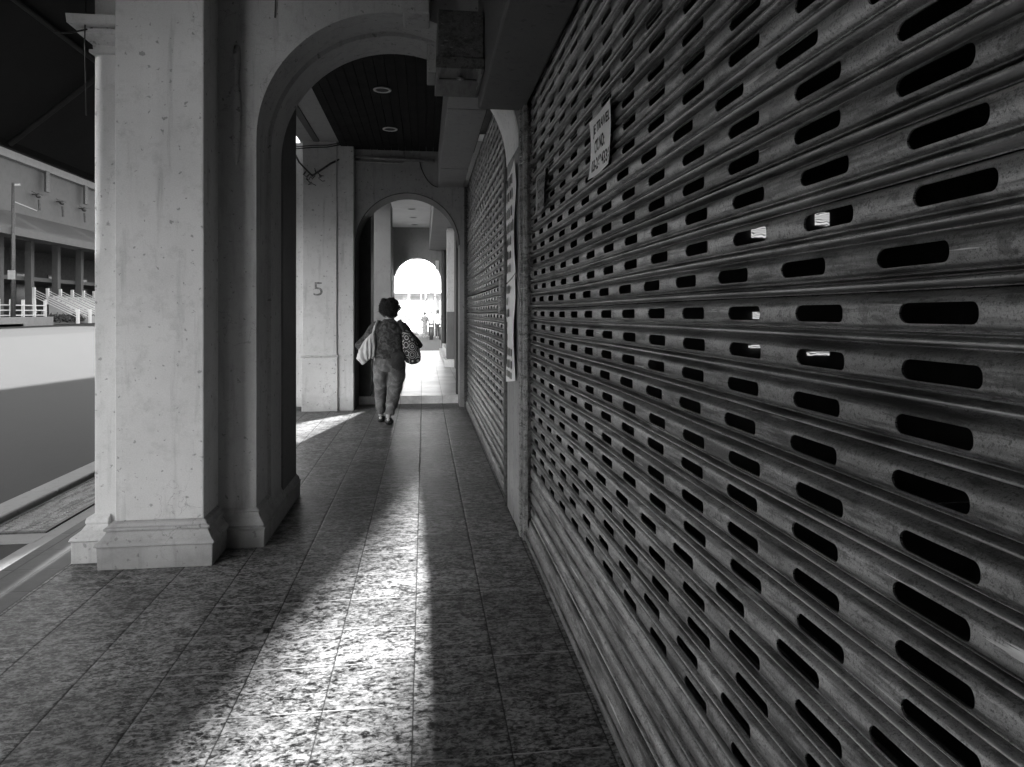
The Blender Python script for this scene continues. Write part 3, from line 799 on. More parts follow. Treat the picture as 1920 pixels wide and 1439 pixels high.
# hoarding along the street edge added out of view to cut daylight
hd = thing('baffle', (-1.75, -3.4, 0), 'unseen added grey hoarding along the walkway edge behind the camera', 'baffle')
m = MB(); m.box(-1.78, -1.74, -5.9, -2.0, 0.0, 1.9); m.build('panel', M['plaster_grey'], hd)
m = MB(); m.box(-1.78, -1.74, -9.0, -5.904, 0.0, 3.78); m.build('tall_panel', M['plaster_grey'], hd)
m = MB(); m.box(-1.78, -1.74, -1.996, 1.05, 0.0, 3.78); m.build('tall_panel', M['plaster_grey'], hd)
m = MB(); m.box(-1.735, -1.69, -5.9, -2.0, 1.82, 1.90); m.build('top_rail', M['steel'], hd)

ew = thing('end_baffle', (-0.5, -8.9, 0), 'unseen grey wall added to keep light out, closing the walkway far behind the camera', 'wall')  # added to shut daylight out of the open end
MB().box(-1.738, 0.70, -8.98, -8.86, 0.003, 3.735).build('wall', M['plaster_grey'], ew)
MB().box(-1.738, 0.70, -8.857, -8.84, 0.003, 0.12).build('skirting', M['dado'], ew)
bl = thing('added_blind', (-1.79, 1.85, 2.3), 'unseen slatted blind added to block sky, hanging from the soffit left of the camera', 'blind')  # added out of view to block light from the high sky
m = MB()
for k in range(35): m.box(-1.80, -1.79, 1.07, 2.60, 2.24+k*0.0437, 2.278+k*0.0437)
m.build('slats', M['awning'], bl)
MB().tube([(-1.80,1.06,2.21),(-1.80,2.62,2.21)], 0.035, 10).build('roll', M['awning'], bl)

# ================================================================= PEOPLE
def cloth_mat(name, lo, hi, scale, kind='mottle'):
    m, nt, b = new_mat(name)
    c = coords(nt)
    n1_ = noise(nt, c, scale, 5, 0.65, 1.2)
    col = ramp(nt, n1_, [(0.36, lo), (0.5, (lo+hi)*0.4), (0.64, hi)])
    if kind == 'folk':
        vo = nt.nodes.new('ShaderNodeTexVoronoi'); vo.inputs['Scale'].default_value = 10; vo.inputs['Randomness'].default_value = 0.35
        nt.links.new(c, vo.inputs['Vector'])
        rings = mth(nt, 'SINE', mth(nt, 'MULTIPLY', vo.outputs['Distance'], 30))
        col = ramp(nt, rings, [(0.55, lo), (0.7, hi)])
    nt.links.new(col, b.inputs['Base Color']); b.inputs['Roughness'].default_value = 0.85
    bump(nt, noise(nt, c, 30, 4), 0.3, 0.01, b)
    return m
M['skin'] = plain('skin', 0.30, 0.5, 0, 0.08)
M['hair'] = plain('dark_hair', 0.018, 0.5, 0, 0.4, 60, 0.6)
M['hair_grey'] = plain('hair', 0.03, 0.5, 0, 0.4, 60, 0.6)
M['blouse'] = cloth_mat('mottled_blouse', 0.012, 0.11, 16)
M['trousers'] = cloth_mat('grey_trousers', 0.07, 0.20, 7)
M['tote'] = cloth_mat('pale_canvas', 0.62, 0.82, 6)
M['folk'] = cloth_mat('patterned_cloth', 0.03, 0.50, 10, 'folk')
M['shoe'] = plain('dark_shoe', 0.02, 0.5)
M['heel'] = plain('pale_heel', 0.5, 0.5)
M['white_shirt'] = cloth_mat('white_shirt', 0.6, 0.8, 6)
M['dark_cloth'] = cloth_mat('dark_cloth', 0.015, 0.05, 6)
M['grey_cloth'] = cloth_mat('grey_cloth', 0.12, 0.3, 10)

def add_hand(m, w, fwd, side, down):
    """palm with five bent fingers; w wrist, fwd finger direction, side thumb direction"""
    w, fwd, side, down = Vector(w), Vector(fwd).normalized(), Vector(side).normalized(), Vector(down).normalized()
    m.loft([(w, .024, .02), (w+fwd*.03, .036, .018), (w+fwd*.075, .040, .015), (w+fwd*.09, .034, .012)], 10, up=tuple(down))
    for i, (o_, L) in enumerate(((.028,.065),(.010,.075),(-.008,.07),(-.026,.055))):
        p = w+fwd*.082+side*o_
        m.loft([(p,.0095,.0095),(p+fwd*L*.45+down*.012,.009,.009),(p+fwd*L*.75+down*L*.42,.008,.008),(p+fwd*L*.8+down*L*.75,.006,.006)], 7)
    p = w+fwd*.02+side*.03
    m.loft([(p,.012,.012),(p+side*.025+fwd*.025,.0105,.0105),(p+side*.03+fwd*.058+down*.012,.008,.008)], 7)

def add_head(m, c, yaw=0.0):
    """head facing +Y with nose, brow, chin and ears; c = centre"""
    x, y, z = c
    m.loft([((x,y-.005,z-.115),.045,.05),((x,y+.01,z-.09),.058,.072),((x,y+.006,z-.05),.068,.086),((x,y,z),.075,.095),((x,y-.004,z+.05),.073,.092),((x,y-.008,z+.09),.052,.066),((x,y-.008,z+.112),.015,.02)], 16, up=(0,1,0))
    m.loft([((x,y+.088,z+.012),.008,.008),((x,y+.105,z-.02),.012,.012),((x,y+.095,z-.034),.014,.010)], 8)
    m.ball((x,y+.082,z-.068), .022, .012, .010)
    for s in (-1, 1):
        m.ball((x+s*.076,y-.005,z-.008), .010, .020, .032)
        m.ball((x+s*.03,y+.082,z+.012), .014, .010, .009)

# ---- the woman walking away
W = Vector((-0.434, 8.87, 0.0))
wm = thing('person', tuple(W), 'woman with short curly dark hair walking away in a mottled blouse and grey trousers', 'person')
def P(x, y, z): return (x, y, z)
m = MB()
m.loft([(P(.0,0,.70),.155,.115),(P(0,.0,.80),.165,.12),(P(0,0,.95),.15,.105),(P(0,.0,1.08),.165,.115),(P(0,.0,1.2),.16,.10),(P(0,.01,1.26),.10,.08),(P(0,.015,1.30),.055,.055),(P(0,.025,1.38),.052,.055)], 18)
add_head(m, (0.0, 0.04, 1.44))
# legs: left foot ahead, right foot behind
L_hip, L_kn, L_an = (-.09,.0,.74), (-.105,.07,.44), (-.112,.115,.09)
R_hip, R_kn, R_an = (.085,.0,.74), (.06,-.03,.44), (-.002,-.15,.105)
for h, k, a in ((L_hip,L_kn,L_an),(R_hip,R_kn,R_an)):
    mid = [(h[i]+k[i])/2 for i in range(3)]; ca = [k[i]*.65+a[i]*.35 for i in range(3)]
    m.loft([(h,.088,.095),(mid,.075,.08),(k,.055,.056),(ca,.05,.056),(a,.033,.036),((a[0],a[1],a[2]-.04),.034,.04)], 14)
for a, f in ((L_an,(.02,1,0)),(R_an,(.06,.98,-.10))):
    f = Vector(f).normalized(); b0 = Vector(a)+Vector((0,-.045,-.06))
    m.loft([(b0,.026,.026),(b0+f*.06,.036,.032),(b0+f*.13,.042,.026),(b0+f*.2,.034,.018),(b0+f*.225,.015,.012)], 12, up=(0,0,1))
# arms: elbows pushed out by the bags, hands in front
LE, LW = (-.335,.02,.985), (-.20,.24,.96); RE, RW = (.325,.03,.985), (.20,.24,.90)
for s, e, w in ((-1,LE,LW),(1,RE,RW)):
    sh_ = (s*.165,.0,1.215)
    um = [(sh_[i]+e[i])/2 for i in range(3)]; fm = [e[i]*.6+w[i]*.4 for i in range(3)]
    m.loft([((s*.10,0,1.225),.06,.06),(sh_,.058,.058),(um,.047,.047),(e,.037,.037),(fm,.036,.034),(w,.024,.022)], 12)
    add_hand(m, w, (-s*.55,.8,-.1), (s*.3,.3,.9), (-s*.4,-.2,-.85))
me = bake(m, 0.0085, 3)
link('body', me, M['skin'], wm, smooth=True)
# trousers
m = MB()
m.loft([(P(0,.0,.66),.185,.135),(P(0,-.005,.74),.192,.145),(P(0,-.005,.82),.178,.132),(P(0,0,.90),.158,.115)], 20)
m.loft([(P(-.098,-.005,.76),.108,.13),(P(-.10,.02,.62),.106,.115),(P(-.105,.06,.46),.086,.092),(P(-.112,.085,.28),.070,.078),(P(-.116,.11,.125),.056,.062),(P(-.116,.112,.11),.050,.058)], 16)
m.loft([(P(.096,-.005,.76),.112,.132),(P(.092,-.01,.62),.114,.120),(P(.074,-.03,.46),.096,.098),(P(.046,-.075,.30),.078,.082),(P(.014,-.13,.14),.058,.064),(P(.012,-.135,.115),.052,.058)], 16)
def folds(co):
    return 0.010*(mnoise.noise(Vector((co.x*9, co.y*9, co.z*5)))) + 0.006*math.sin(co.z*55+co.x*18)*max(0, 1-abs(co.z-.2)*5) + 0.006*math.sin(co.z*42-co.x*20)*max(0, 1-abs(co.z-.5)*4)
link('trousers', bake(m, 0.010, 3, folds), M['trousers'], wm, smooth=True)
# blouse with loose sleeves and a dropped hem on the right
m = MB()
m.loft([(P(.0,-.005,.815),.198,.150),(P(0,-.005,.87),.190,.145),(P(0,-.002,.96),.172,.128),(P(0,0,1.07),.182,.132),(P(0,0,1.17),.180,.122),(P(0,.0,1.235),.145,.098),(P(0,.008,1.28),.085,.075),(P(0,.012,1.305),.068,.066)], 22)
for s, e in ((-1,LE),(1,RE)):
    e = Vector(e)
    out = e + Vector((s*.055,.01,-.055)) if s < 0 else e+Vector((.03,.03,-.05))
    m.loft([((s*.10,0,1.22),.075,.07),((s*.165,.0,1.212),.074,.07),((s*.215,.005,1.14),.070,.066),((s*.27,.012,1.06),.072,.066),(tuple(e),.075,.064),(tuple(out),.070,.055)], 14)
def wr(co):
    return 0.010*mnoise.noise(Vector((co.x*8, co.y*8, co.z*8))) + 0.007*math.sin(co.x*30+co.z*26+3*mnoise.noise(Vector(co)*4))*max(0, 1-abs(co.z-.92)*4)
link('blouse', bake(m, 0.010, 3, wr), M['blouse'], wm, smooth=True)
m = MB()
m.loft([(P(.105,-.150,.675),.045,.012),(P(.115,-.155,.70),.078,.020),(P(.105,-.150,.78),.095,.024),(P(.10,-.135,.86),.100,.026),(P(.09,-.125,.90),.08,.02)], 16)
link('blouse_hem', bake(m, 0.010, 2, lambda co: .006*mnoise.noise(Vector(co)*14)), M['dark_cloth'], wm, smooth=True)
# hair: a mass of curls
m = MB(); random.seed(21)
m.ball((0, -.005, 1.452), .108, .11, .116, 18, 12)
for k in range(620):
    d = Vector((random.gauss(0,1), random.gauss(0,1)-.25, random.gauss(0,1)))
    d.normalize()
    if d.y > .55 and d.z < .35: continue
    if d.z < -.86: continue
    q_ = 1.0+.24*mnoise.noise(d*2.3+Vector((3,1,7)))-(.10 if d.z < -.3 else 0)
    c0 = Vector((0, -.005, 1.45)) + Vector((d.x*.126, d.y*.122, d.z*.130))*q_
    t1 = d.cross(Vector((0,0,1))); 
    if t1.length < .1: t1 = Vector((1,0,0))
    t1.normalize(); t2 = d.cross(t1)
    pts = []; r0 = random.uniform(.009,.017); ph = random.uniform(0, 6.28)
    for q in range(6):
        a = ph+q*1.15
        pts.append(c0 + t1*r0*math.cos(a) + t2*r0*math.sin(a) + d*(.004*q-.008) + Vector((0,0,-.0025*q)))
    m.loft([(p, .0045*(1-.1*q), .0045*(1-.1*q)) for q, p in enumerate(pts)], 4)
hm = MB(); hm.v = [tuple(Vector(v)+W) for v in m.v]; hm.f = m.f
hm.build('hair', M['hair'], wm, smooth=True, recalc=False)
# shoes
for nm, a, f in (('shoe', L_an, (.02,1,0)), ('shoe', R_an, (.06,.98,-.12))):
    f = Vector(f).normalized(); b0 = Vector(a)+Vector((0,-.055,-.062)) + W
    m = MB()
    m.loft([(b0+Vector((0,-.012,0)),.034,.026),(b0+f*.04+Vector((0,0,.012)),.050,.050),(b0+f*.12,.054,.042),(b0+f*.2,.047,.028),(b0+f*.25,.022,.017)], 14, up=(0,0,1))
    so = m.build(nm, M['shoe'], wm, smooth=True)
    m = MB(); b1 = b0+Vector((0,-.012,.030))
    m.ball(tuple(b1), .020, .014, .018); m.build('heel', M['heel'], so, smooth=True)
# bags
bg = thing('shoulder_bag', tuple(W+Vector((-.27,-.07,.82))), 'pale canvas bag hanging from the walking woman\'s left shoulder', 'bag')
m = MB()
m.loft([(W+Vector((-.265,-.055,.800)),.085,.042),(W+Vector((-.285,-.06,.82)),.122,.055),(W+Vector((-.268,-.07,.90)),.110,.072),(W+Vector((-.238,-.075,1.0)),.082,.062),(W+Vector((-.205,-.07,1.09)),.042,.034),(W+Vector((-.19,-.065,1.125)),.026,.022)], 24)
m2 = MB(); m2.v = [tuple(Vector(v)-W) for v in m.v]; m2.f = m.f
def bagf(co):
    a = math.atan2(co.y+.065, co.x+.25); return 0.009*math.sin(a*9)*max(0, min(1, (1.12-co.z)*5)) + .004*mnoise.noise(Vector(co)*20)
me = bake(m2, 0.008, 2, bagf); me.transform(Matrix.Translation(W-world_loc(bg)))
link('pouch', me, M['tote'], bg, smooth=True)
m = MB(); m.loft([(W+Vector(p),.013,.005) for p in ((-.20,-.085,1.10),(-.185,-.13,1.17),(-.16,-.115,1.245),(-.14,-.02,1.295),(-.15,.08,1.26),(-.18,.13,1.15),(-.21,.0,1.08))], 8); m.build('strap', M['tote'], bg, smooth=True)
bg = thing('shoulder_bag', tuple(W+Vector((.28,-.07,.76))), 'dark bag with pale folk pattern on the walking woman\'s right shoulder', 'bag')
m = MB()
m.loft([(Vector((.300,-.05,.748)),.055,.045),(Vector((.298,-.055,.775)),.098,.062),(Vector((.285,-.06,.86)),.112,.075),(Vector((.262,-.065,.96)),.100,.070),(Vector((.235,-.07,1.05)),.078,.056),(Vector((.205,-.07,1.14)),.048,.036),(Vector((.195,-.07,1.165)),.026,.02)], 24)
me = bake(m, 0.008, 2, lambda co: .006*mnoise.noise(Vector(co)*14)); me.transform(Matrix.Translation(W-world_loc(bg)))
link('pouch', me, M['folk'], bg, smooth=True)
m = MB(); m.loft([(W+Vector(p),.014,.005) for p in ((.20,-.09,1.13),(.175,-.13,1.19),(.155,-.115,1.25),(.135,-.02,1.298),(.15,.08,1.26),(.18,.12,1.15),(.21,.0,1.1))], 8); m.build('strap', M['dark_cloth'], bg, smooth=True)

# ---- distant figures
def figure(loc, H, label, top, bottom, skirt=False, yaw=0.0, stride=0.12, group=None, arm=0.10):
    t = thing('person', loc, label, 'person', group); t.rotation_euler[2] = yaw
    k = H/1.7
    def V(x, y, z): return (x*k, y*k, z*k)
    m = MB()
    m.loft([(V(0,0,.86),.15*k,.11*k),(V(0,0,1.0),.14*k,.10*k),(V(0,0,1.2),.165*k,.11*k),(V(0,0,1.36),.165*k,.10*k),(V(0,0,1.42),.08*k,.07*k),(V(0,.01,1.46),.052*k,.052*k),(V(0,.02,1.52),.05*k,.05*k)], 14)
    m2 = MB(); add_head(m2, (0,.03,1.585)); m.f += [tuple(i+len(m.v) for i in f) for f in m2.f]; m.v += [tuple(c*k for c in v) for v in m2.v]
    for s in (-1, 1):
        m.loft([(V(s*.09,0,.88),.09*k,.09*k),(V(s*.09,s*stride*.5,.48),.058*k,.06*k),(V(s*.09,s*stride,.08),.036*k,.04*k),(V(s*.09,s*stride,.03),.036*k,.05*k)], 12)
        a = Vector(V(s*.09,s*stride-.05,.035)); m.loft([(a,.03*k,.028*k),(a+Vector((0,.1*k,0)),.042*k,.028*k),(a+Vector((0,.2*k,-.01)),.03*k,.018*k)], 10, up=(0,0,1))
        w = V(s*(.2+arm),.10+s*stride*.5,.82)
        m.loft([(V(s*.11,0,1.36),.06*k,.06*k),(V(s*.18,0,1.33),.055*k,.055*k),(V(s*(.18+arm*.8),.0,1.08),.042*k,.042*k),(w,.026*k,.024*k)], 10)
        add_hand(m, w, (0,.3,-.95), (0,.9,.3), (-s,.2,0))
    link('body', bake(m, 0.014, 2), M['skin'], t, smooth=True)
    m = MB()
    m.loft([(V(0,0,.84),.175*k,.13*k),(V(0,0,1.0),.165*k,.12*k),(V(0,0,1.2),.185*k,.13*k),(V(0,0,1.36),.175*k,.11*k),(V(0,0,1.43),.085*k,.075*k)], 16)
    for s in (-1, 1): m.loft([(V(s*.1,0,1.36),.075*k,.075*k),(V(s*.18,0,1.33),.07*k,.07*k),(V(s*(.18+arm*.7),0,1.12),.065*k,.06*k)], 12)
    link('shirt', bake(m, 0.014, 2), top, t, smooth=True)
    m = MB()
    if skirt: m.loft([(V(0,0,.94),.15*k,.12*k),(V(0,0,.8),.19*k,.15*k),(V(0,0,.4),.2*k,.18*k),(V(0,0,.12),.22*k,.2*k)], 18)
    else:
        m.loft([(V(0,0,.78),.17*k,.13*k),(V(0,0,.95),.16*k,.12*k)], 14)
        for s in (-1, 1): m.loft([(V(s*.09,0,.88),.1*k,.11*k),(V(s*.09,s*stride*.5,.48),.08*k,.08*k),(V(s*.09,s*stride,.08),.065*k,.068*k)], 14)
    link('skirt' if skirt else 'trousers', bake(m, 0.014, 2), bottom, t, smooth=True)
    m = MB(); m.ball(V(0,-.0,1.62), .09*k, .105*k, .105*k)
    me = bake(m, 0.012, 1, lambda co: .012*mnoise.noise(Vector(co)*25)); link('hair', me, M['hair'], t, smooth=True)
    return t

# ================================================================= END OF THE ROW: bright street
zc = GZ
figure((0.85, 43.5, zc), 1.72, 'man in a white shirt and dark trousers in the street at the end, rightmost', M['white_shirt'], M['dark_cloth'], False, 0.1, 0.12, 'people in the far street')
figure((0.46, 45.0, zc), 1.66, 'man in a pale shirt seen left of the rightmost man in the far street', M['white_shirt'], M['dark_cloth'], False, -0.2, 0.15, 'people in the far street')
figure((0.05, 44.0, zc), 1.60, 'woman in a long skirt standing alone in the bright far street', M['grey_cloth'], M['grey_cloth'], True, 0.3, 0.05, 'people in the far street')
M['car'] = plain('car_paint', 0.55, 0.25, 0, 0.05)
M['glass'] = plain('dark_glass', 0.03, 0.1, 0, 0.1)
M['tyre'] = plain('tyre', 0.02, 0.8)
def car(cx, cy, label, paint, L=4.2):
    t = thing('parked_car', (cx, cy, GZ), label, 'car')
    def sect(pts, wx, name, mat, inset=0.0):
        m = MB(); n = len(pts)
        for s in (-1, 1): m.v += [(cx+a, cy+s*wx*(1-inset*max(0, z-.8)), GZ+z) for a, z in pts]
        m.f.append(tuple(range(n))); m.f.append(tuple(range(2*n-1, n-1, -1)))
        for i in range(n): m.f.append((i, (i+1)%n, n+(i+1)%n, n+i))
        return m.build(name, mat, t, bevel=0.03)
    h = L/2
    body_ = sect([(-h,.35),(-h,.75),(-h*.9,.88),(-h*.55,.95),(h*.45,.95),(h*.95,.80),(h,.6),(h,.3),(h*.8,.25),(-h*.8,.25)], .82, 'body', paint)
    sect([(-h*.62,.955),(-h*.42,1.42),(h*.1,1.44),(h*.42,.955)], .74, 'cabin', M['glass'], .25)
    sect([(-h*.40,1.425),(-h*.38,1.47),(h*.06,1.48),(h*.08,1.445)], .62, 'roof', paint)
    for sx in (-.62, .62):
        for sy in (-1, 1):
            y0_ = cy+sy*.74
            m = MB(); m.loft([((cx+h*sx,y0_-.1,GZ+.31),.31,.31),((cx+h*sx,y0_+.1,GZ+.31),.31,.31)], 22, up=(0,0,1)); w_ = m.build('wheel', M['tyre'], t, bevel=0.02)
            m = MB(); m.loft([((cx+h*sx,y0_-.115,GZ+.31),.18,.18),((cx+h*sx,y0_+.115,GZ+.31),.18,.18)], 18, up=(0,0,1)); m.build('rim', M['ring'], w_)
car(-1.55, 49.5, 'pale saloon car stopped in the bright street at the end of the walkway', M['car'])
# buildings facing down the walkway
M['wall_white'] = plaster('white_wall', 0.36, 0.25)
M['pane'] = plain('window_pane', 0.12, 0.2, 0, 0.3)
def facade_front(x0, x1, y, H, label, mat, nx, nz, zb=4.2):
    t = thing('shop_building', ((x0+x1)/2, y+4, GZ), label, 'building', 'buildings across the far street')
    MB().box(x0, x1, y, y+9, GZ, H).build('wall', mat, t)
    dx = (x1-x0)/nx; dz = (H-zb-1.0)/nz
    for i in range(nx):
        for j in range(nz):
            xa = x0+dx*(i+.22); za = zb+dz*(j+.2)
            f = MB().box(xa, xa+dx*.56, y-.05, y-.004, za, za+dz*.6).build('window', M['ring'], t)
            MB().box(xa+.08, xa+dx*.56-.08, y-.065, y-.052, za+.08, za+dz*.6-.08).build('pane', M['pane'], f)
    MB().box(x0-.3, x1+.3, y-.5, y+9.3, H, H+.35).build('roof', mat, t)
    MB().box(x0, x1, y-1.6, y-.004, 3.3, 3.55).build('canopy', M['ring'], t)
    for i in range(nx):
        xa = x0+dx*i
        MB().box(xa+.3, xa+dx-.3, y-.03, y-.003, GZ, 3.0).build('shop_front', M['plaster_grey'], t)
    return t
facade_front(-14.0, -4.6, 70, 15, 'white building left of the far arch opening, across the bright street', M['wall_white'], 4, 3)
facade_front(-4.4, 3.2, 72, 13, 'white shop building straight ahead through the far arch', M['wall_white'], 3, 2)
facade_front(3.4, 14.0, 70, 16, 'white building to the right, across the bright street', M['plaster_pale'], 4, 3)
# hanging sign and lamp posts there
sg = thing('vertical_sign', (-1.25, 60.0, 4), 'tall pale vertical signboard on a pole in the bright street', 'sign')
MB().box(-1.62, -0.92, 59.9, 60.05, 4.1, 8.6).build('board', M['plaster_pale'], sg)
MB().tube([(-1.27,60.1,GZ),(-1.27,60.1,8.8)], .09, 10).build('pole', M['pipe'], sg, smooth=True)
m = MB(); random.seed(9)
for k in range(4):
    z = 4.5+k*.95
    for q in range(5):
        a = random.uniform(-1.55,-1.2); m.box(a, a+random.uniform(.1,.22), 59.88, 59.898, z+q*.13, z+q*.13+.07)
m.build('strokes', M['pipe'], sg)
for (px_, py_, h_, lb) in ((0.15, 55, 7.5, 'slim grey lamp post in the middle of the far arch opening'), (1.05, 66, 7.0, 'slim grey lamp post at the right side of the far arch opening')):
    t = thing('lamp_post', (px_, py_, GZ), lb, 'lamp post', 'lamp posts in the far street')
    MB().loft([((px_,py_,GZ),.09,.09),((px_,py_,h_),.05,.05),((px_-.1,py_,h_+.3),.05,.05),((px_-1.2,py_,h_+.45),.04,.04)], 10).build('pole', M['pipe'], t, smooth=True)
    MB().box(px_-1.75, px_-1.15, py_-.12, py_+.12, h_+.38, h_+.5).build('lamp_head', M['pipe'], t, bevel=.03)
t = thing('round_sign', (-0.2, 52, GZ), 'round traffic sign on a thin post in the bright far street', 'sign')
MB().tube([(-.2,52,GZ),(-.2,52,3.4)], .035, 8).build('post', M['pipe'], t, smooth=True)
MB().loft([((-.2,51.95,3.6),.38,.38),((-.2,51.98,3.6),.38,.38)], 28, up=(0,0,1)).build('disc', M['plaster_pale'], t)
for k, (bx_, by_) in enumerate(((0.42,40.5),(0.98,40.5))):
    t = thing('bollard', (bx_, by_, GZ), ('dark bollard at the feet of the people in the far street', 'dark bollard nearest the right edge of the far arch opening')[k], 'bollard', 'bollards in the far street')
    MB().loft([((bx_,by_,GZ),.11,.11),((bx_,by_,.55),.1,.1)], 14).build('post', M['steel_dark'], t, smooth=True)
    MB().ball((bx_,by_,.56), .11, .11, .08).build('cap', M['ring'], t, smooth=True)

# ================================================================= ACROSS THE ROAD (left edge of the photo)
FX = -40.0
gz = ground_z(FX, 0)
M['fac_white'] = plaster('facade_white', 0.11, 0.2)
M['fac_roof'] = plain('canopy_sheet', 0.30, 0.6, 0, 0.3, 2)
cb_ = thing('civic_building', (FX-8, 75, gz), 'large white building across the road with a striped canopy and dark ground floor', 'building')
MB().box(FX-20, FX, 30, 120, 8.6, 18.0).build('upper_wall', M['fac_white'], cb_)
MB().box(FX-20.2, FX+4.5, 29, 121, 18.0, 18.7).build('eave', M['plaster_grey'], cb_)
MB().box(FX+.003, FX+.5, 30, 120, 16.2, 17.99).build('fascia', M['plaster_grey'], cb_)
m = MB()
m.quad((FX+.01,30,11.2),(FX+.01,120,11.2),(FX+4.0,120,8.9),(FX+4.0,30,8.9)); m.quad((FX+.01,30,10.9),(FX+.01,120,10.9),(FX+4.0,120,8.6),(FX+4.0,30,8.6))
m.quad((FX+4.0,30,8.6),(FX+4.0,120,8.6),(FX+4.0,120,8.9),(FX+4.0,30,8.9)); m.build('canopy', M['fac_white'], cb_)
for k in range(40):
    y = 66+k*.75
    if k % 16 == 0: m = MB()
    if 6 < k % 16 < 9: continue
    m.quad((FX+.1,y,11.17),(FX+.1,y+.4,11.17),(FX+3.6,y+.4,9.16),(FX+3.6,y,9.16))
    if k % 16 in (6, 15): m.build('striped_panel', M['plaster_dark'], cb_); m = MB()
MB().box(FX+4.0, FX+4.35, 30, 120, 8.15, 8.75).build('gutter', M['fac_white'], cb_)
MB().box(FX-7, FX-6.6, 30, 120, gz, 8.6).build('recessed_wall', M['interior'], cb_)
for k in range(16):
    y = 40+k*5.2
    MB().box(FX-.4, FX+.2, y, y+.6, gz, 8.58).build('column', M['plaster_dark'], cb_)
for k in range(9):
    y = 44+k*7.0
    f = MB().box(FX-6.59, FX-6.5, y, y+3.2, 2.0, 6.0).build('window', M['plaster_dark'], cb_)
    MB().box(FX-6.49, FX-6.46, y+.2, y+3.0, 2.2, 5.8).build('pane', M['pane'], f)
MB().box(FX-6.5, FX-.41, 30, 120, 4.6, 5.0).build('mezzanine', M['plaster_dark'], cb_)
# lamps with rods on the white wall
for k, yy in enumerate((77.0, 81.7, 86.7)):
    t = thing('wall_lamp', (FX+.5, yy, 13.4), ('spiky dark lamp on the white wall across the road, closest to the utility pole', 'spiky dark lamp in the middle of the white wall across the road', 'spiky dark lamp on the white wall closest to the pillar edge')[k], 'wall lamp', 'lamps on the white wall')
    m = MB(); m.tube([(FX+.005,yy,13.5),(FX+.6,yy,13.4)], .07); m.build('arm', M['steel_dark'], t)
    m = MB()
    m.ball((FX+.6,yy,13.35), .25, .35, .25)
    for s in (-1, 1): m.tube([(FX+.6,yy,13.45),(FX+.6,yy+s*1.2,13.6)], .05, 6)
    m.build('head', M['steel_dark'], t, smooth=True)
    m = MB(); m.tube([(FX+.5,yy+.3,13.0),(FX+.5,yy+.45,11.9)], .12); m.build('shade', M['steel_dark'], t)
for k, yy in enumerate((78.2, 86.6)):
    t = tag(MB().box(FX+.503, FX+.75, yy, yy+.7, 14.0, 16.19).build('banner_rod', M['steel_dark']), ('dark rod hanging under the eave nearer the utility pole', 'dark rod hanging under the eave nearer the pillar')[k], 'rod', 'rods under the eave')
# flank of stairs with white rails
sf = thing('stair_flight', (FX+3, 75, gz), 'white flight of steps with sloping pale handrails across the road', 'staircase')
m = MB()
for i in range(9):
    m.box(FX+.6+.42*i, FX+.6+.42*(i+1)-.004, 79, 108, gz, gz+2.9-.27*i)
m.build('steps', M['wall_white'], sf)
for k in range(11):
    y = 76.5+k*2.6
    m = MB()
    for q in range(4): m.tube([(FX+.4,y,gz+3.5-q*.24),(FX+4.6,y,gz+1.35-q*.24)], .035, 6)
    r_ = m.build('handrail', M['ring'], sf)
    m = MB(); m.box(FX+.3, FX+.55, y-.12, y+.12, gz+2.0, gz+3.7); m.build('newel_post', M['ring'], r_); MB().box(FX+4.5, FX+4.75, y-.12, y+.12, gz, gz+1.5).build('newel_post', M['ring'], r_)
# railing and low wall nearer the pole
rl = thing('railing', (FX+4, 55, gz), 'low railing with upright posts behind the utility pole', 'railing')
m = MB()
for q in range(3): m.tube([(FX+4.2,58,gz+.9+q*.45),(FX+4.2,71.2,gz+.9+q*.45)], .05, 6)
m.build('rails', M['ring'], rl)
for k in range(8):
    y = 58.2+k*1.83; MB().box(FX+4.1, FX+4.3, y, y+.2, gz, gz+2.3).build('post', M['plaster_pale'], rl)
tag(MB().box(FX+4.6, FX+5.0, 58, 71, gz-.1, gz+.75).build('low_wall', M['plaster_grey'], bevel=.03), 'low grey wall in front of the railing across the road', 'wall')
# far pavement with its rounded kerb
m = MB()
pts = []
for i in range(13):
    a = i/12; pts.append((-36.6+1.6*(0.5+0.5*math.cos(math.pi*a)), 66+6*a))
edge = [(-35.0, 30), (-35.0, 50)] + [(x_, y_) for x_, y_ in pts] + [(-36.6, 121)]
n = len(edge)
for x_, y_ in edge: m.v += [(x_, y_, ground_z(x_, y_)-.1), (x_, y_, ground_z(x_, y_)+.22), (FX-6.6, y_, ground_z(FX, y_)+.22)]
for i in range(n-1):
    a = 3*i; m.f += [(a, a+3, a+4, a+1), (a+1, a+4, a+5, a+2)]
tag(m.build('far_pavement', M['concrete']), kind='structure')
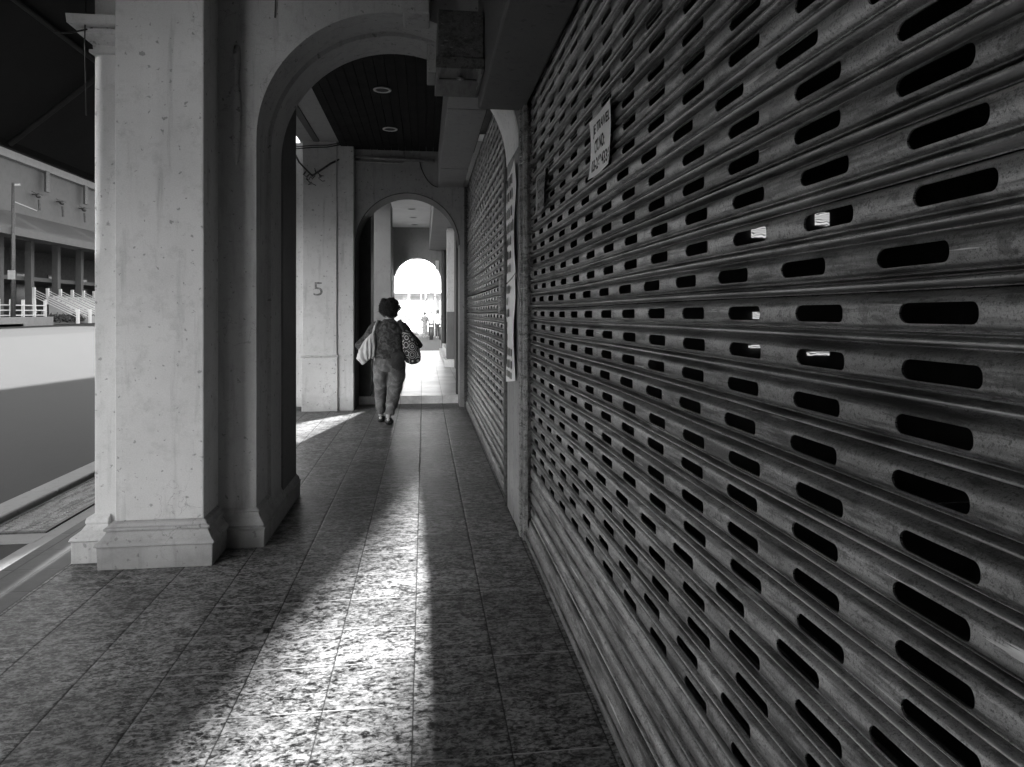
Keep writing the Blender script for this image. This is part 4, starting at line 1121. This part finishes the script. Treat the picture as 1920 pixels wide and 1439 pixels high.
# utility pole
up = thing('utility_pole', (-35.4, 65.2, gz), 'tall slim utility pole standing across the road at the left edge', 'pole')
zx = ground_z(-35.4, 65.2)+.2
MB().loft([((-35.4,65.2,zx),.20,.20),((-35.4,65.2,12.6),.12,.12)], 12).build('shaft', M['steel_dark'], up, smooth=True)
m = MB(); m.tube([(-35.4,65.2,11.0),(-36.5,71,11.0)], .05, 6); m.tube([(-35.4,65.2,12.4),(-35.0,65.5,12.5)], .1, 8); m.build('bracket', M['pipe'], up)
MB().box(-35.7, -35.1, 64.9, 65.0, 4.2, 5.0).build('switch_box', M['plaster_grey'], up, bevel=.03)
figure((-36.6, 72.6, ground_z(-36.6,0)+.22), 1.7, 'person in dark clothes walking past the foot of the white steps', M['dark_cloth'], M['dark_cloth'], False, 1.2, .15)
figure((-36.9, 71.5, ground_z(-36.9,0)+.22), 1.65, 'person in a pale shirt beside the railing across the road', M['white_shirt'], M['grey_cloth'], False, -.6, .1)
# hedge of separate shrubs along the far kerb
M['leaf'] = plain('leaf', 0.05, 0.6, 0, 0.6, 2, 0)
random.seed(31)
for k in range(9):
    y = 69.0+k*1.5; x_ = -36.4
    t = thing('shrub', (x_, y, ground_z(x_, y)+.2), 'low dark shrub in the row along the far pavement, %s' % ('at the railing end','beside the walking person','third from the railing','near the lowest handrail','in the middle of the row','just past the middle','fourth from the far end','third from the far end','nearest the pillar edge')[k], 'shrub', 'shrubs in front of the white steps')
    z0 = ground_z(x_, y)+.2
    m = MB()
    for q in range(520):
        d = Vector((random.gauss(0,1), random.gauss(0,1), abs(random.gauss(0,1)))).normalized()*random.uniform(.5,1.05)
        c0 = Vector((x_+d.x*.7, y+d.y*1.25, z0+.1+d.z*random.uniform(.5,.9)))
        a = Vector((random.uniform(-1,1),random.uniform(-1,1),random.uniform(-1,1))).normalized()*.11
        b_ = a.cross(Vector((random.uniform(-1,1),random.uniform(-1,1),random.uniform(-1,1)))).normalized()*.06
        m.quad(c0-a, c0+b_, c0+a, c0-b_)
    m.build('foliage', M['leaf'], t, recalc=False)
    m = MB()
    for q in range(5): m.tube([(x_, y, z0-.05), (x_+random.uniform(-.4,.4), y+random.uniform(-.8,.8), z0+.6)], .03, 5)
    m.build('stems', M['steel_dark'], t)

# ================================================================= LIGHT
w = bpy.data.worlds.new('World'); SC.world = w; w.use_nodes = True
nt = w.node_tree; bg_ = nt.nodes['Background']
sky = nt.nodes.new('ShaderNodeTexSky'); sky.sky_type = 'NISHITA'; sky.sun_disc = False
sky.sun_elevation = EL; sky.sun_rotation = math.pi + AZ; sky.air_density = 1.0; sky.dust_density = 2.0
bw = nt.nodes.new('ShaderNodeRGBToBW')           # the photograph is black and white
nt.links.new(sky.outputs[0], bw.inputs[0]); nt.links.new(bw.outputs[0], bg_.inputs['Color'])
bg_.inputs['Strength'].default_value = 0.06
sl = bpy.data.lights.new('sun', 'SUN'); sl.energy = 5.0; sl.angle = R(0.53); sl.color = (1, 1, 1)
so = bpy.data.objects.new('sun', sl); COL.objects.link(so)
d = Vector((math.sin(AZ)*math.cos(EL), math.cos(AZ)*math.cos(EL), -math.sin(EL)))
so.rotation_euler = d.to_track_quat('-Z', 'Y').to_euler(); so.location = (-5, -10, 20)

# ================================================================= CAMERA
cam = bpy.data.cameras.new('camera'); co = bpy.data.objects.new('camera', cam); COL.objects.link(co)
co.location = (0, 0, CH); co.rotation_euler = (R(90), 0, -TH)
cam.sensor_width = 36; cam.lens = 36*F/1920; cam.shift_y = -(719.5-585)/1920
cam.clip_start = 0.05; cam.clip_end = 2000
SC.camera = co
SC.view_settings.view_transform = 'Standard'; SC.view_settings.look = 'None'
SC.view_settings.exposure = 3.7; SC.view_settings.gamma = 1.0
SC.render.engine = 'CYCLES'
SC.cycles.max_bounces = 8; SC.cycles.diffuse_bounces = 5; SC.cycles.glossy_bounces = 4
SC.cycles.sample_clamp_indirect = 6.0
SC.cycles.use_denoising = True
